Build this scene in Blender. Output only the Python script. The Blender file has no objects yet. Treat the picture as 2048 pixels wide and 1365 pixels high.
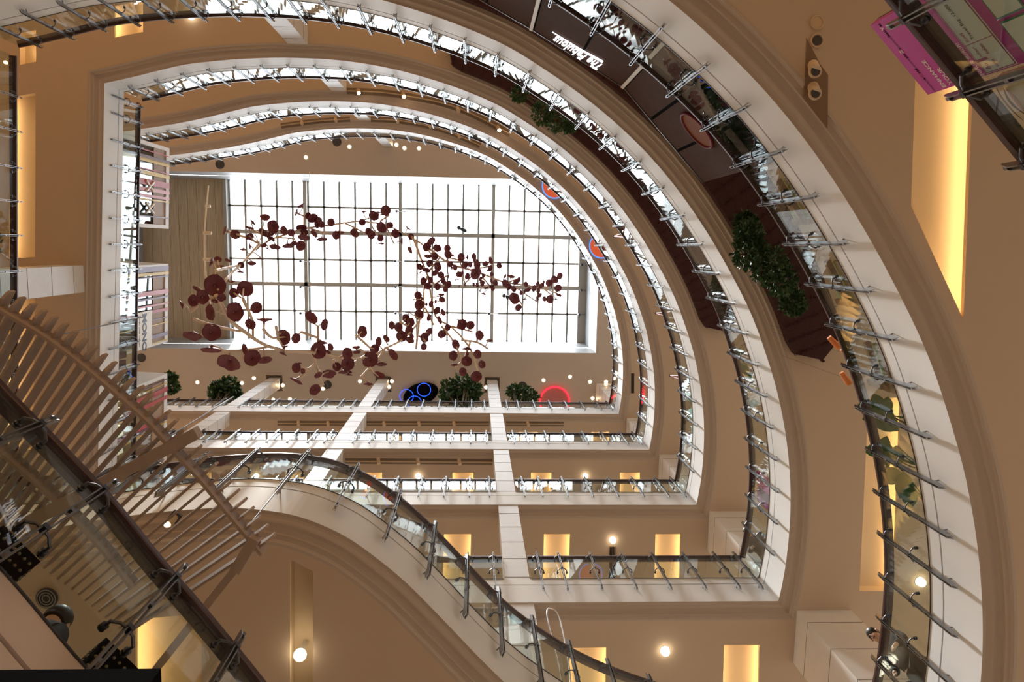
import bpy, math, random
from math import sin, cos, pi, radians, hypot, atan2
from mathutils import Vector, Matrix
from mathutils.geometry import tessellate_polygon
random.seed(7)
sc = bpy.context.scene
COL = sc.collection

# ------------------------------------------------------------------ camera
F_PX, PA, PB, PC = 1493.8, -0.1265, 0.0488, -0.0181
Ra = Matrix(((1, 0, 0), (0, cos(PA), -sin(PA)), (0, sin(PA), cos(PA))))
Rb = Matrix(((cos(PB), 0, sin(PB)), (0, 1, 0), (-sin(PB), 0, cos(PB))))
Rc = Matrix(((cos(PC), -sin(PC), 0), (sin(PC), cos(PC), 0), (0, 0, 1)))
RR = Rc @ Rb @ Ra
cam_d = bpy.data.cameras.new('camera')
cam_d.sensor_width = 36.0
cam_d.lens = F_PX / 2048 * 36.0
cam_d.clip_start, cam_d.clip_end = 0.05, 300
cam = bpy.data.objects.new('camera', cam_d)
COL.objects.link(cam)
m3 = Matrix((RR @ Vector((1, 0, 0)), RR @ Vector((0, -1, 0)), RR @ Vector((0, 0, -1)))).transposed()
cam.matrix_world = m3.to_4x4()
sc.camera = cam
EX, EY = RR @ Vector((1, 0, 0)), RR @ Vector((0, 1, 0))


def ray(px, py):
    return RR @ Vector((px - 1024, py - 682.5, F_PX))


def at(px, py, z):
    """the point of the building seen at a pixel of the photograph, at height z above the camera"""
    v = ray(px, py)
    return v * (z / v.z)


def at2(px, py, z):
    p = at(px, py, z)
    return (p.x, p.y)


def on_plane(px, py, n, c):
    """where the line of sight meets the vertical plane n.x*x + n.y*y = c"""
    v = ray(px, py)
    return v * (c / (n[0] * v.x + n[1] * v.y))


H = 5.0


def zb(k):            # underside of the white fascia of level k (0 = A ... 5 = F)
    return (k + 0.4782) * H


def zs(k):            # soffit plane of slab k
    return zb(k) - 0.12


def zf(k):            # finished floor of level k
    return zb(k) + 0.93


ZROOF = 34.4
ZGLASS = 38.4

# ------------------------------------------------------------------ materials
MATS = {}


def mat(name, col, rough=0.6, metal=0.0, noise=0.0, scale=8.0, bump=0.0, emis=None, estr=0.0, spec=0.5):
    if name in MATS:
        return MATS[name]
    m = bpy.data.materials.new(name)
    m.use_nodes = True
    nt = m.node_tree
    b = nt.nodes['Principled BSDF']
    b.inputs['Base Color'].default_value = (*col, 1)
    b.inputs['Roughness'].default_value = rough
    b.inputs['Metallic'].default_value = metal
    b.inputs['Specular IOR Level'].default_value = spec
    if noise or bump:
        tc = nt.nodes.new('ShaderNodeTexCoord')
        nz = nt.nodes.new('ShaderNodeTexNoise')
        nz.inputs['Scale'].default_value = scale
        nz.inputs['Detail'].default_value = 4
        nt.links.new(tc.outputs['Object'], nz.inputs['Vector'])
        if noise:
            mx = nt.nodes.new('ShaderNodeMix')
            mx.data_type = 'RGBA'
            mx.inputs[6].default_value = (*[c * (1 - noise) for c in col], 1)
            mx.inputs[7].default_value = (*[min(1, c * (1 + noise)) for c in col], 1)
            nt.links.new(nz.outputs['Fac'], mx.inputs[0])
            nt.links.new(mx.outputs[2], b.inputs['Base Color'])
        if bump:
            bp = nt.nodes.new('ShaderNodeBump')
            bp.inputs['Strength'].default_value = bump
            bp.inputs['Distance'].default_value = 0.02
            nt.links.new(nz.outputs['Fac'], bp.inputs['Height'])
            nt.links.new(bp.outputs[0], b.inputs['Normal'])
    if emis:
        b.inputs['Emission Color'].default_value = (*emis, 1)
        b.inputs['Emission Strength'].default_value = estr
    MATS[name] = m
    return m


def emat(name, col, strength):
    m = bpy.data.materials.new(name)
    m.use_nodes = True
    nt = m.node_tree
    nt.nodes.clear()
    e = nt.nodes.new('ShaderNodeEmission')
    e.inputs[0].default_value = (*col, 1)
    e.inputs[1].default_value = strength
    o = nt.nodes.new('ShaderNodeOutputMaterial')
    nt.links.new(e.outputs[0], o.inputs[0])
    MATS[name] = m
    return m


def glass_mat(name, tint, f0=0.045, power=5.0, rough=0.0):
    m = bpy.data.materials.new(name)
    m.use_nodes = True
    nt = m.node_tree
    nt.nodes.clear()
    tr = nt.nodes.new('ShaderNodeBsdfTransparent')
    tr.inputs[0].default_value = (*tint, 1)
    gl = nt.nodes.new('ShaderNodeBsdfGlossy')
    gl.inputs['Roughness'].default_value = rough
    gl.inputs['Color'].default_value = (0.96, 0.98, 1, 1)
    lw = nt.nodes.new('ShaderNodeLayerWeight')
    lw.inputs['Blend'].default_value = 0.5
    pw = nt.nodes.new('ShaderNodeMath')
    pw.operation = 'POWER'
    pw.inputs[1].default_value = power
    mu = nt.nodes.new('ShaderNodeMath')
    mu.operation = 'MULTIPLY_ADD'
    mu.inputs[1].default_value = 1 - f0
    mu.inputs[2].default_value = f0
    mx = nt.nodes.new('ShaderNodeMixShader')
    o = nt.nodes.new('ShaderNodeOutputMaterial')
    nt.links.new(lw.outputs['Facing'], pw.inputs[0])
    nt.links.new(pw.outputs[0], mu.inputs[0])
    nt.links.new(mu.outputs[0], mx.inputs[0])
    nt.links.new(tr.outputs[0], mx.inputs[1])
    nt.links.new(gl.outputs[0], mx.inputs[2])
    nt.links.new(mx.outputs[0], o.inputs[0])
    MATS[name] = m
    return m


WHITE = mat('white_plaster', (0.71, 0.725, 0.745), 0.55)
TAN = mat('tan_plaster', (0.50, 0.385, 0.28), 0.75, noise=0.03, scale=3)
MOULD = mat('moulding_plaster', (0.44, 0.36, 0.295), 0.7)
ROOFTAN = mat('roof_plaster', (0.41, 0.35, 0.30), 0.75, noise=0.03, scale=2)
FLOOR = mat('stone_floor', (0.55, 0.48, 0.40), 0.35, noise=0.1, scale=1.5)
WALLM = mat('wall_paint', (0.62, 0.54, 0.44), 0.7)
STONE = mat('column_stone', (0.64, 0.64, 0.65), 0.45, noise=0.06, scale=5)
JOINT = mat('column_joint', (0.16, 0.15, 0.15), 0.7)
WOODRAIL = mat('handrail_wood', (0.050, 0.018, 0.016), 0.35, noise=0.2, scale=12)
STEEL = mat('brushed_steel', (0.27, 0.27, 0.28), 0.30, metal=1.0)
DSTEEL = mat('dark_steel', (0.10, 0.10, 0.115), 0.35, metal=1.0)
CHROME = mat('chrome', (0.8, 0.8, 0.8), 0.12, metal=1.0)
GROOVE = mat('shadow_gap', (0.18, 0.12, 0.10), 0.8)
GLASS = glass_mat('balustrade_glass', (0.90, 0.95, 0.92))
SKYGLASS = glass_mat('skylight_glass', (0.95, 0.97, 0.98))
SHOPGLASS = glass_mat('shop_glass', (0.80, 0.86, 0.88), f0=0.10)
MULL = mat('skylight_frame', (0.30, 0.29, 0.27), 0.45)
BEAM = mat('skylight_beam', (0.42, 0.40, 0.36), 0.5)
PETAL = mat('petal', (0.13, 0.016, 0.026), 0.55, noise=0.25, scale=3, bump=0.3)
BRANCH = mat('branch', (0.60, 0.47, 0.36), 0.6)
BLACK = mat('black_paint', (0.004, 0.0035, 0.004), 0.9, spec=0.02)
DARKGREY = mat('dark_grey', (0.05, 0.045, 0.045), 0.5)
TIMBER = mat('trellis_timber', (0.36, 0.265, 0.20), 0.6, noise=0.12, scale=10)
LEAF = mat('leaf', (0.035, 0.09, 0.028), 0.5, noise=0.4, scale=20)
LEAF2 = mat('big_leaf', (0.05, 0.14, 0.03), 0.35, noise=0.3, scale=6)
MAROON = mat('maroon_thatch', (0.038, 0.008, 0.009), 0.9, noise=0.5, scale=30, bump=0.6)
BROWNP = mat('dark_panel', (0.075, 0.045, 0.038), 0.85, noise=0.15, scale=10, spec=0.1)
MAGENTA = mat('magenta_print', (0.52, 0.040, 0.36), 0.4)
PRINTW = mat('white_print', (0.80, 0.79, 0.78), 0.5)
PRINTD = mat('dark_print', (0.10, 0.02, 0.06), 0.5)
GREENC = mat('green_cushion', (0.22, 0.26, 0.045), 0.9, noise=0.2, scale=15)
ORANGEC = mat('orange_cushion', (0.75, 0.27, 0.10), 0.8, noise=0.15, scale=12)
WOODC = mat('sofa_wood', (0.36, 0.18, 0.08), 0.5, noise=0.2, scale=8)
SKIN = mat('skin', (0.52, 0.32, 0.22), 0.6)
HAIR = mat('hair', (0.012, 0.009, 0.008), 0.5)
CLOTHD = mat('dark_cloth', (0.016, 0.017, 0.022), 0.9)
CLOTHB = mat('black_trousers', (0.012, 0.011, 0.012), 0.9)
NAVY = mat('navy_letters', (0.01, 0.015, 0.06), 0.5)
BOARD = mat('shop_board', (0.36, 0.24, 0.16), 0.6)
LAMP = emat('lamp_glow', (1.0, 0.86, 0.62), 9)
DOWNL = emat('downlight_glow', (1.0, 0.66, 0.36), 40)
STRIP = emat('cove_strip', (1.0, 0.70, 0.36), 17)
NEONB = emat('blue_neon', (0.02, 0.10, 1.0), 2.2)
NEONR = emat('red_neon', (1.0, 0.015, 0.03), 4)
SIGNW = emat('sign_glow', (1.0, 0.97, 1.0), 1.8)
FILLGLOW = emat('soffit_fill_glow', (1.0, 0.84, 0.66), 1.7)  # fill glow of the added wall panels
FILLWARM = emat('warm_soffit_fill', (1.0, 0.60, 0.28), 1.9)  # orange fill glow, added to warm the left and back soffits


# ------------------------------------------------------------------ mesh helper
class MB:
    def __init__(s):
        s.v, s.f, s.mi, s.sm = [], [], [], []

    def add(s, verts, faces, mi=0, smooth=False):
        b = len(s.v)
        s.v.extend([tuple(p) for p in verts])
        for f in faces:
            s.f.append([i + b for i in f])
            s.mi.append(mi)
            s.sm.append(smooth)

    def box(s, c, size, rz=0.0, mi=0):
        x, y, z = size[0] / 2, size[1] / 2, size[2] / 2
        ca, sa = cos(rz), sin(rz)
        vs = []
        for dz in (-z, z):
            for dx, dy in ((-x, -y), (x, -y), (x, y), (-x, y)):
                vs.append((c[0] + dx * ca - dy * sa, c[1] + dx * sa + dy * ca, c[2] + dz))
        s.add(vs, [(3, 2, 1, 0), (4, 5, 6, 7), (0, 1, 5, 4), (1, 2, 6, 5), (2, 3, 7, 6), (3, 0, 4, 7)], mi)

    def hexa(s, lo, hi, mi=0):
        n = len(lo)
        s.add(list(lo) + list(hi), [tuple(range(n))[::-1], tuple(range(n, 2 * n))] +
              [(i, (i + 1) % n, n + (i + 1) % n, n + i) for i in range(n)], mi)

    def prism(s, poly, z0, z1, mi=0):
        s.hexa([(x, y, z0) for x, y in poly], [(x, y, z1) for x, y in poly], mi)

    def tube(s, pts, r, n=6, mi=0, cap=True, smooth=True):
        pts = [Vector(p) for p in pts]
        if len(pts) < 2:
            return
        rs = r if isinstance(r, (list, tuple)) else [r] * len(pts)
        vs = []
        ref = None
        for i, p in enumerate(pts):
            t = (pts[min(i + 1, len(pts) - 1)] - pts[max(i - 1, 0)])
            t = t.normalized() if t.length > 1e-9 else Vector((0, 0, 1))
            if ref is None:
                ref = t.orthogonal().normalized()
            ref = (ref - t * ref.dot(t))
            ref = ref.normalized() if ref.length > 1e-6 else t.orthogonal().normalized()
            b = t.cross(ref)
            for k in range(n):
                a = 2 * pi * k / n
                vs.append(p + (ref * cos(a) + b * sin(a)) * rs[i])
        fs = []
        for i in range(len(pts) - 1):
            for k in range(n):
                fs.append((i * n + k, i * n + (k + 1) % n, (i + 1) * n + (k + 1) % n, (i + 1) * n + k))
        s.add(vs, fs, mi, smooth)
        if cap:
            s.add(vs[:n], [tuple(range(n))[::-1]], mi)
            s.add(vs[-n:], [tuple(range(n))], mi)

    def disc(s, c, r, h, n=16, mi=0):
        s.prism([(c[0] + r * cos(2 * pi * k / n), c[1] + r * sin(2 * pi * k / n)) for k in range(n)], c[2], c[2] + h, mi)

    def ball(s, c, r, n=12, m=8, mi=0, sc_=(1, 1, 1)):
        vs = [(c[0], c[1], c[2] - r * sc_[2])]
        for j in range(1, m):
            t = pi * j / m
            for k in range(n):
                a = 2 * pi * k / n
                vs.append((c[0] + r * sin(t) * cos(a) * sc_[0], c[1] + r * sin(t) * sin(a) * sc_[1], c[2] - r * cos(t) * sc_[2]))
        vs.append((c[0], c[1], c[2] + r * sc_[2]))
        fs = []
        for k in range(n):
            fs.append((0, 1 + (k + 1) % n, 1 + k))
            fs.append((len(vs) - 1, 1 + (m - 2) * n + k, 1 + (m - 2) * n + (k + 1) % n))
        for j in range(m - 2):
            for k in range(n):
                fs.append((1 + j * n + k, 1 + j * n + (k + 1) % n, 1 + (j + 1) * n + (k + 1) % n, 1 + (j + 1) * n + k))
        s.add(vs, fs, mi, True)

    def sweep(s, path, prof, closed=False, mi=0, profclosed=False, smooth=False):
        """profile points (d, z): d = distance behind the path (to its left), swept with mitred corners"""
        off = miter(path, closed)
        n = len(prof)
        vs = []
        for (p, nn) in zip(path, off):
            for d, z in prof:
                vs.append((p[0] + nn[0] * d, p[1] + nn[1] * d, z))
        fs = []
        N = len(path)
        for i in range(N if closed else N - 1):
            j = (i + 1) % N
            for k in range(n if profclosed else n - 1):
                l = (k + 1) % n
                fs.append((i * n + k, j * n + k, j * n + l, i * n + l))
        if profclosed and not closed:
            fs.append(tuple(range(n)))
            fs.append(tuple((N - 1) * n + k for k in range(n))[::-1])
        s.add(vs, fs, mi, smooth)

    def build(s, name, mats, parent=None, loc=None):
        me = bpy.data.meshes.new(name)
        me.from_pydata(s.v, [], s.f)
        for m in (mats if isinstance(mats, (list, tuple)) else [mats]):
            me.materials.append(m)
        me.polygons.foreach_set('material_index', s.mi)
        me.polygons.foreach_set('use_smooth', s.sm)
        me.update()
        return link(name, me, parent)


def link(name, me, parent=None):
    o = bpy.data.objects.new(name, me)
    COL.objects.link(o)
    if parent is not None:
        o.parent = parent
        o.matrix_parent_inverse = Matrix.Translation(parent.location).inverted()
    return o


def miter(path, closed=False):
    """outward (left of travel) offset vectors per point"""
    N = len(path)
    res = []
    for i in range(N):
        a = path[(i - 1) % N] if (closed or i > 0) else None
        b = path[i]
        c = path[(i + 1) % N] if (closed or i < N - 1) else None
        ns = []
        for p, q in ((a, b), (b, c)):
            if p is None or q is None:
                continue
            dx, dy = q[0] - p[0], q[1] - p[1]
            l = hypot(dx, dy)
            if l > 1e-9:
                ns.append((dy / l, -dx / l))
        if len(ns) == 1:
            res.append(ns[0])
        else:
            mx, my = ns[0][0] + ns[1][0], ns[0][1] + ns[1][1]
            l2 = mx * mx + my * my
            k = 2 / l2 if l2 > 0.2 else 2 / 0.2
            res.append((mx * k, my * k))
    return res


def thing(name, label, cat, loc, group=None):
    o = bpy.data.objects.new(name, None)
    o.empty_display_size = 0.1
    COL.objects.link(o)
    o.location = loc
    o['label'], o['category'] = label, cat
    if group:
        o['group'] = group
    return o


def tag(o, label, cat, group=None, kind=None):
    o['label'], o['category'] = label, cat
    if group:
        o['group'] = group
    if kind:
        o['kind'] = kind
    return o


def struct(name, mb, m):
    o = mb.build(name, m)
    o['kind'] = 'structure'
    return o


def fill(polys, z, up=False):
    """flat polygon with holes -> (verts, tris)"""
    vs, tr = [], tessellate_polygon([[Vector((x, y, 0)) for x, y in p] for p in polys])
    for p in polys:
        vs += [(x, y, z) for x, y in p]
    out = []
    for t in tr:
        a, b, c = (Vector(vs[i]) for i in t)
        nz = (b - a).cross(c - a).z
        t = tuple(t)
        out.append(t if (nz > 0) == up else t[::-1])
    return vs, out


def catmull(P, n=8):
    P = [Vector((*p, 0)) if len(p) == 2 else Vector(p) for p in P]
    two = P
    P = [2 * P[0] - P[1]] + P + [2 * P[-1] - P[-2]]
    out = []
    for i in range(1, len(P) - 2):
        a, b, c, d = P[i - 1:i + 3]
        for t in [k / n for k in range(n)]:
            out.append(0.5 * ((2 * b) + (c - a) * t + (2 * a - 5 * b + 4 * c - d) * t * t + (3 * b - a - 3 * c + d) * t ** 3))
    out.append(P[-2])
    return out


class Path:
    def __init__(s, pts):
        s.p = [(p[0], p[1]) for p in pts]
        s.s = [0.0]
        for a, b in zip(s.p, s.p[1:]):
            s.s.append(s.s[-1] + hypot(b[0] - a[0], b[1] - a[1]))
        s.L = s.s[-1]

    def pos(s, t):
        t = max(0, min(s.L, t))
        lo, hi = 0, len(s.s) - 1
        while hi - lo > 1:
            mid = (lo + hi) // 2
            if s.s[mid] <= t:
                lo = mid
            else:
                hi = mid
        u = (t - s.s[lo]) / max(1e-9, s.s[hi] - s.s[lo])
        a, b = s.p[lo], s.p[hi]
        d = (b[0] - a[0], b[1] - a[1])
        l = hypot(*d)
        return (a[0] + d[0] * u, a[1] + d[1] * u), (d[0] / l, d[1] / l)

    def sub(s, t0, t1):
        pts = [s.pos(t0)[0]]
        pts += [p for p, q in zip(s.p, s.s) if t0 + 0.01 < q < t1 - 0.01]
        pts.append(s.pos(t1)[0])
        return pts


# ------------------------------------------------------------------ plan of the atrium
MASTER = [(-13.6, -2.6), (-12.6, -2.7), (-11.5, -2.84), (-10.76, -2.96), (-10.14, -3.05), (-9.4, -3.17), (-8.6, -3.31), (-7.75, -3.5), (-7.0, -3.70), (-6.4, -3.85),
          (-5.7, -3.95), (-5.1, -4.01), (-4.45, -4.05), (-3.8, -4.06), (-3.1, -4.04), (-2.4, -3.97), (-1.7, -3.85), (-1.0, -3.68),
          (-.3, -3.47), (.45, -3.18), (1.1, -2.82), (1.76, -2.40), (2.35, -1.95), (2.9, -1.45), (3.42, -.87), (3.92, -.2), (4.38, .52),
          (4.70, 1.1), (4.96, 1.7), (5.2, 2.35), (5.39, 3.05), (5.51, 3.7), (5.575, 4.3), (5.59, 4.9), (5.57, 5.45), (5.53, 5.85), (5.48, 6.19)]
ARC = Path(catmull(MASTER, 6))
YB = 6.19                       # the straight lower edge


def XL(y):                      # the straight left edge of levels C and D
    return -8.25 - 0.058 * (y + 3.31)


# where the arc meets the left edge
S_LEFT = next(s_ for p, s_ in zip(ARC.p, ARC.s) if p[0] > XL(p[1]))
SCURVE = [(-9.5, 2.7), (-7.5, 2.78), (-5.86, 2.94), (-5.48, 2.98), (-4.45, 2.93), (-3.95, 2.83), (-3.3, 2.73), (-2.9, 2.69), (-2.5, 2.665),
          (-2.1, 2.69), (-1.72, 2.77), (-1.32, 2.95), (-1.0, 3.18), (-.65, 3.49), (-.25, 3.92), (.12, 4.33), (.53, 4.74), (1.1, 5.17),
          (1.6, 5.46), (2.16, 5.70), (2.8, 5.92), (3.5, 6.1), (4.3, 6.19)]
SPATH = Path(catmull(SCURVE, 6))
arc_full = ARC.sub(0, ARC.L)
arc_left = ARC.sub(S_LEFT, ARC.L)
ROOM = [(-17, -8.5), (10.5, -8.5), (10.5, 12), (-17, 12)]
CX = [(-9.42, -8.92), (-4.43, -3.94), (0.63, 1.10)]       # columns on the lower side
# opening loops travel so that 'left of travel' is the slab side: reverse order of arc (arc runs left->right over the top, slab above)
loopCD = arc_left + [(XL(YB), YB)]
loopEF = arc_full + [(-13.6, YB)]
loopB = arc_full + [p for p in SPATH.p[::-1]]
# sanity: path arc travels +x with slab at -y (image up). left-of-travel normal used by miter: (dy,-dx) -> for +x travel (0,-1) = slab side. ok
LOOPS = {1: loopB, 2: loopCD, 3: loopCD, 4: loopEF, 5: loopEF}


def offset_loop(loop, d):
    return [(p[0] + n[0] * d, p[1] + n[1] * d) for p, n in zip(loop, miter(loop, True))]


# ceiling recesses: level -> list of (polygon in plan, lit edges, label)
COFFERS = {1: [], 2: [], 3: [], 4: [], 5: []}


def coffer_px(k, quad, lit, label, depth=0.20):
    COFFERS[k].append(([at2(x, y, zs(k)) for x, y in quad], lit, label, depth))


# lower row on soffit D (above balcony C)
for (a, b), lb in (((888, 942), 'leftmost of three big lit ceiling recesses above the lower right balcony'),
                   ((1088, 1140), 'middle lit ceiling recess, right of the white column on the lower right'),
                   ((1311, 1361), 'right-hand lit ceiling recess near the lower right corner column')):
    y0 = 1069
    coffer_px(3, [(a, y0), (b, y0), (b - 3, 1195), (a - 3, 1195)], (1, 3), lb)
coffer_px(3, [(48, 190), (71.5, 186), (70, 515), (18, 517), (20, 195)], (3,), 'long lit ceiling recess at the left edge beside the orange soffit')
coffer_px(3, [(18, 598), (70, 598), (66, 900), (14, 900)], (3,), 'lit ceiling recess at the left edge seen through the timber trellis')
coffer_px(3, [(40, 66), (72, 60), (72, 123), (40, 130)], (1,), 'small lit ceiling recess in the top left corner')
coffer_px(3, [(229, 12), (286, 2), (286, 64), (229, 75)], (1, 3), 'lit ceiling recess behind the balustrade at the top left')
# soffit C (above balcony B)
coffer_px(2, [(1140, 1297), (1213, 1296), (1210, 1440), (1137, 1440)], (1, 3), 'lit ceiling recess at the bottom edge next to the curved handrail')
coffer_px(2, [(1448, 1291), (1519, 1291), (1516, 1440), (1444, 1440)], (1, 3), 'lit ceiling recess at the bottom edge left of the stone clad corner column')
coffer_px(2, [(1737, 796), (1802, 796), (1787, 1183), (1719, 1183)], (1,), 'tall lit ceiling recess behind the right-hand balustrade and big leaves')
coffer_px(2, [(1716, 1289), (1784, 1289), (1776, 1440), (1708, 1440)], (1,), 'lit ceiling recess behind the man at the bottom right')
# soffit E (above balcony D)
for a, b, lb in ((360, 423, 'first'), (571, 608, 'second'), (730, 764, 'third'), (905, 947, 'fourth'), (1062, 1103, 'fifth'), (1240, 1280, 'sixth')):
    coffer_px(4, [(a, 946), (b, 946), (b - 1, 1010), (a - 1, 1010)], (1, 3),
              'lit ceiling recess over the third balcony from the top, %s of six from the left' % lb)
for a, b, lb in ((489, 522, 'first'), (640, 662, 'second'), (780, 802, 'third'), (912, 946, 'fourth'), (1038, 1075, 'fifth'), (1183, 1218, 'sixth')):
    coffer_px(5, [(a, 864.5), (b, 864.5), (b - 1, 905), (a - 1, 905)], (1, 3),
              'narrow lit ceiling recess over the second balcony from the top, %s from the left' % lb)
# soffit B (above the lowest level)
coffer_px(1, [(1834, 60), (1950, 60), (1927, 640), (1822, 412)], (1,), 'largest lit ceiling recess, glowing yellow below the magenta poster')
coffer_px(1, [(271, 1240), (403, 1228), (403, 1450), (271, 1450)], (3,), 'lit ceiling recess behind the glass at the bottom left')
coffer_px(1, [(580, 1120), (626, 1143), (626, 1450), (580, 1450)], (), 'dark unlit ceiling recess with a white globe lamp at the bottom')

# ------------------------------------------------------------------ slabs
PROF_FASCIA = [(0.30, 0.93), (0.0, 0.93), (0.0, 0.70), (0.03, 0.70), (0.03, 0.672), (0.0, 0.672), (0.0, 0.0)]
PROF_MOULD = [(0.0, 0.0), (0.035, -0.002), (0.06, -0.012), (0.085, -0.03), (0.10, -0.036), (0.14, -0.038), (0.17, -0.044), (0.19, -0.050),
              (0.192, -0.086), (0.215, -0.088), (0.245, -0.093), (0.262, -0.108), (0.268, -0.12), (0.285, -0.121), (0.32, -0.117)]
LNAME = {1: 'first', 2: 'second', 3: 'third', 4: 'fourth', 5: 'fifth'}
for k in (1, 2, 3, 4, 5):
    loop = LOOPS[k]
    b = MB()
    b.sweep(loop, [(d, zb(k) + z) for d, z in PROF_FASCIA], True)
    struct('trim_%d' % k, b, WHITE)
    b = MB()
    b.sweep(loop, [(0.03, zb(k) + 0.70), (0.029, zb(k) + 0.672)], True)
    b.sweep(loop, [(d, zb(k) + z) for d, z in PROF_MOULD], True, smooth=False)
    struct('trim_%d' % (k + 5), b, MOULD)
    holes = [offset_loop(loop, 0.30)] + [c[0] for c in COFFERS[k]]
    b = MB()
    b.add(*fill([ROOM] + holes, zs(k), False))
    struct('ceiling', b, TAN)
    b = MB()
    b.add(*fill([ROOM, offset_loop(loop, 0.28)], zf(k), True))
    struct('floor', b, FLOOR)
    for poly, lit, lb, dep in COFFERS[k]:
        cx = sum(p[0] for p in poly) / len(poly)
        cy = sum(p[1] for p in poly) / len(poly)
        t = thing('ceiling_recess', lb, 'ceiling light' if lit else 'ceiling recess', (cx, cy, zs(k)))
        n = len(poly)
        z0, z1, zl = zs(k), zs(k) + dep, zs(k) + 0.05
        LED = min(0.10, 0.3 * min(hypot(poly[i][0] - poly[(i + 1) % n][0], poly[i][1] - poly[(i + 1) % n][1]) for i in range(n)))
        lines = []
        for i in range(n):
            p, q = Vector(poly[i]), Vector(poly[(i + 1) % n])
            d = (q - p).normalized()
            nn = Vector((-d.y, d.x))
            if nn.dot(Vector((cx, cy)) - p) > 0:
                nn = -nn
            lines.append((p + nn * (LED if i in lit else 0.0), d, nn))
        up = []
        for i in range(n):
            (p1, d1, _), (p2, d2, _) = lines[i - 1], lines[i]
            den = d1.x * d2.y - d1.y * d2.x
            s = ((p2.x - p1.x) * d2.y - (p2.y - p1.y) * d2.x) / den
            up.append((p1.x + d1.x * s, p1.y + d1.y * s))
        ring = lambda j0, j1: [(j0 + i, j0 + (i + 1) % n, j1 + (i + 1) % n, j1 + i) for i in range(n)]
        b = MB()
        b.add([(x, y, z0) for x, y in poly] + [(x, y, zl) for x, y in poly] + [(x, y, zl) for x, y in up] + [(x, y, z1) for x, y in up],
              ring(0, n) + ring(n, 2 * n) + ring(2 * n, 3 * n) + [tuple(range(3 * n, 4 * n))])
        b.build('recess_box', mat('recess_plaster', (0.66, 0.53, 0.36), 0.8), t)
        for e in lit:
            p, q = Vector(poly[e]), Vector(poly[(e + 1) % n])
            d, nn = lines[e][1], lines[e][2]
            p2, q2 = p + d * 0.04 + nn * LED * .45, q - d * 0.04 + nn * LED * .45
            w2 = nn * 0.012
            b = MB()
            b.prism([tuple(p2 - w2), tuple(q2 - w2), tuple(q2 + w2), tuple(p2 + w2)], zl + .004, zl + .022)
            b.build('light_strip', STRIP, t)

# level A: the two platforms we stand under
ATR = Path([(0.945, -2.805), (4.345, 0.595)])                                  # upper right edge, platform to the upper right
ABL = Path(catmull([(-3.4, -0.05), (-2.99, 0.44), (-2.70, 0.82), (-2.52, 1.03), (-2.31, 1.27), (-2.09, 1.535), (-1.83, 1.90), (-1.60, 2.20), (-1.29, 2.63),
                    (-1.0, 3.05), (-0.6, 3.65)], 4))
polyTR = [(0.945, -2.805), (4.345, 0.595), (7.5, 0.595), (7.5, -6), (0.945, -6)]
ablp = ABL.p
polyBL = ablp[::-1] + [(-6.5, -0.05), (-6.5, 3.65)]
for nm, path, poly, extra in (('11', ATR.p, polyTR, None), ('12', ABL.p[::-1], polyBL, None)):
    b = MB()
    b.sweep(path, [(d, zb(0) + z) for d, z in PROF_FASCIA])
    b.add(*fill([poly], zb(0), False))
    struct('trim_' + nm, b, mat('lower_fascia', (0.62, 0.52, 0.47), 0.6))
    b = MB()
    b.add(*fill([poly], zf(0), True))
    struct('floor', b, FLOOR)

# roof: soffit with the skylight well
W0, W1 = at(340, 347, ZROOF), at(1191.7, 706.8, ZROOF)
wx0, wx1, wy0, wy1 = -16.5, W1.x, at(700, 350.5, ZROOF).y, W1.y
recs = []
for cx0, cx1 in CX:
    recs.append([(cx0 - 0.12, YB - 0.12), (cx1 + 0.12, YB - 0.12), (cx1 + 0.12, YB + 0.62), (cx0 - 0.12, YB + 0.62)])
b = MB()
b.add(*fill([ROOM, [(wx0, wy0), (wx1, wy0), (wx1, wy1), (wx0, wy1)]] + recs, ZROOF, False))
for r in recs:
    b.add([(x, y, ZROOF) for x, y in r] + [(x, y, ZROOF + 0.3) for x, y in r],
          [(i, (i + 1) % 4, 4 + (i + 1) % 4, 4 + i) for i in range(4)] + [(4, 5, 6, 7)])
struct('ceiling', b, ROOFTAN)
b = MB()
zm = ZROOF + 1.75
for z0, z1, ins in ((ZROOF, zm, 0.0), (zm, zm + 0.10, 0.06), (zm + 0.10, ZGLASS + 0.4, 0.0)):
    x0, x1, y0, y1 = wx0 - ins, wx1 + ins, wy0 - ins, wy1 + ins
    lo = [(x0, y0, z0), (x1, y0, z0), (x1, y1, z0), (x0, y1, z0)]
    b.add(lo + [(x, y, z1) for x, y, z in lo], [(i, (i + 1) % 4, 4 + (i + 1) % 4, 4 + i) for i in range(4)], 1 if ins else 0)
struct('trim_13', b, [mat('well_paint', (0.27, 0.28, 0.29), 0.5), GROOVE])
# glazing grid, built where the photograph shows its bars
gx = [at(489.9 + 31.1 * n, 370 + 0.37 * n, ZGLASS).x for n in range(-1, 22)]
gxs = (gx[19] - gx[1]) / 18
gx0 = gx[1] - gxs
bars_x = [gx0 + gxs * n for n in range(0, 23) if gx0 + gxs * n < wx1 - 0.45]
bars_y = [at(800, y, ZGLASS).y for y in (418, 469, 522.5, 571.5, 624.5)]
xg0, xg1 = at(458, 500, ZGLASS).x, wx1
b = MB()
for x in bars_x:
    b.box((x, (wy0 + wy1) / 2, ZGLASS), (0.10, wy1 - wy0, 0.10))
for y in bars_y:
    b.box(((xg0 + xg1) / 2, y, ZGLASS), (xg1 - xg0, 0.10, 0.10))
b.box((xg0 - 0.05, (wy0 + wy1) / 2, ZGLASS - .1), (0.16, wy1 - wy0, 0.4))
win = struct('window_1', b, MULL)
b = MB()
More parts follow.
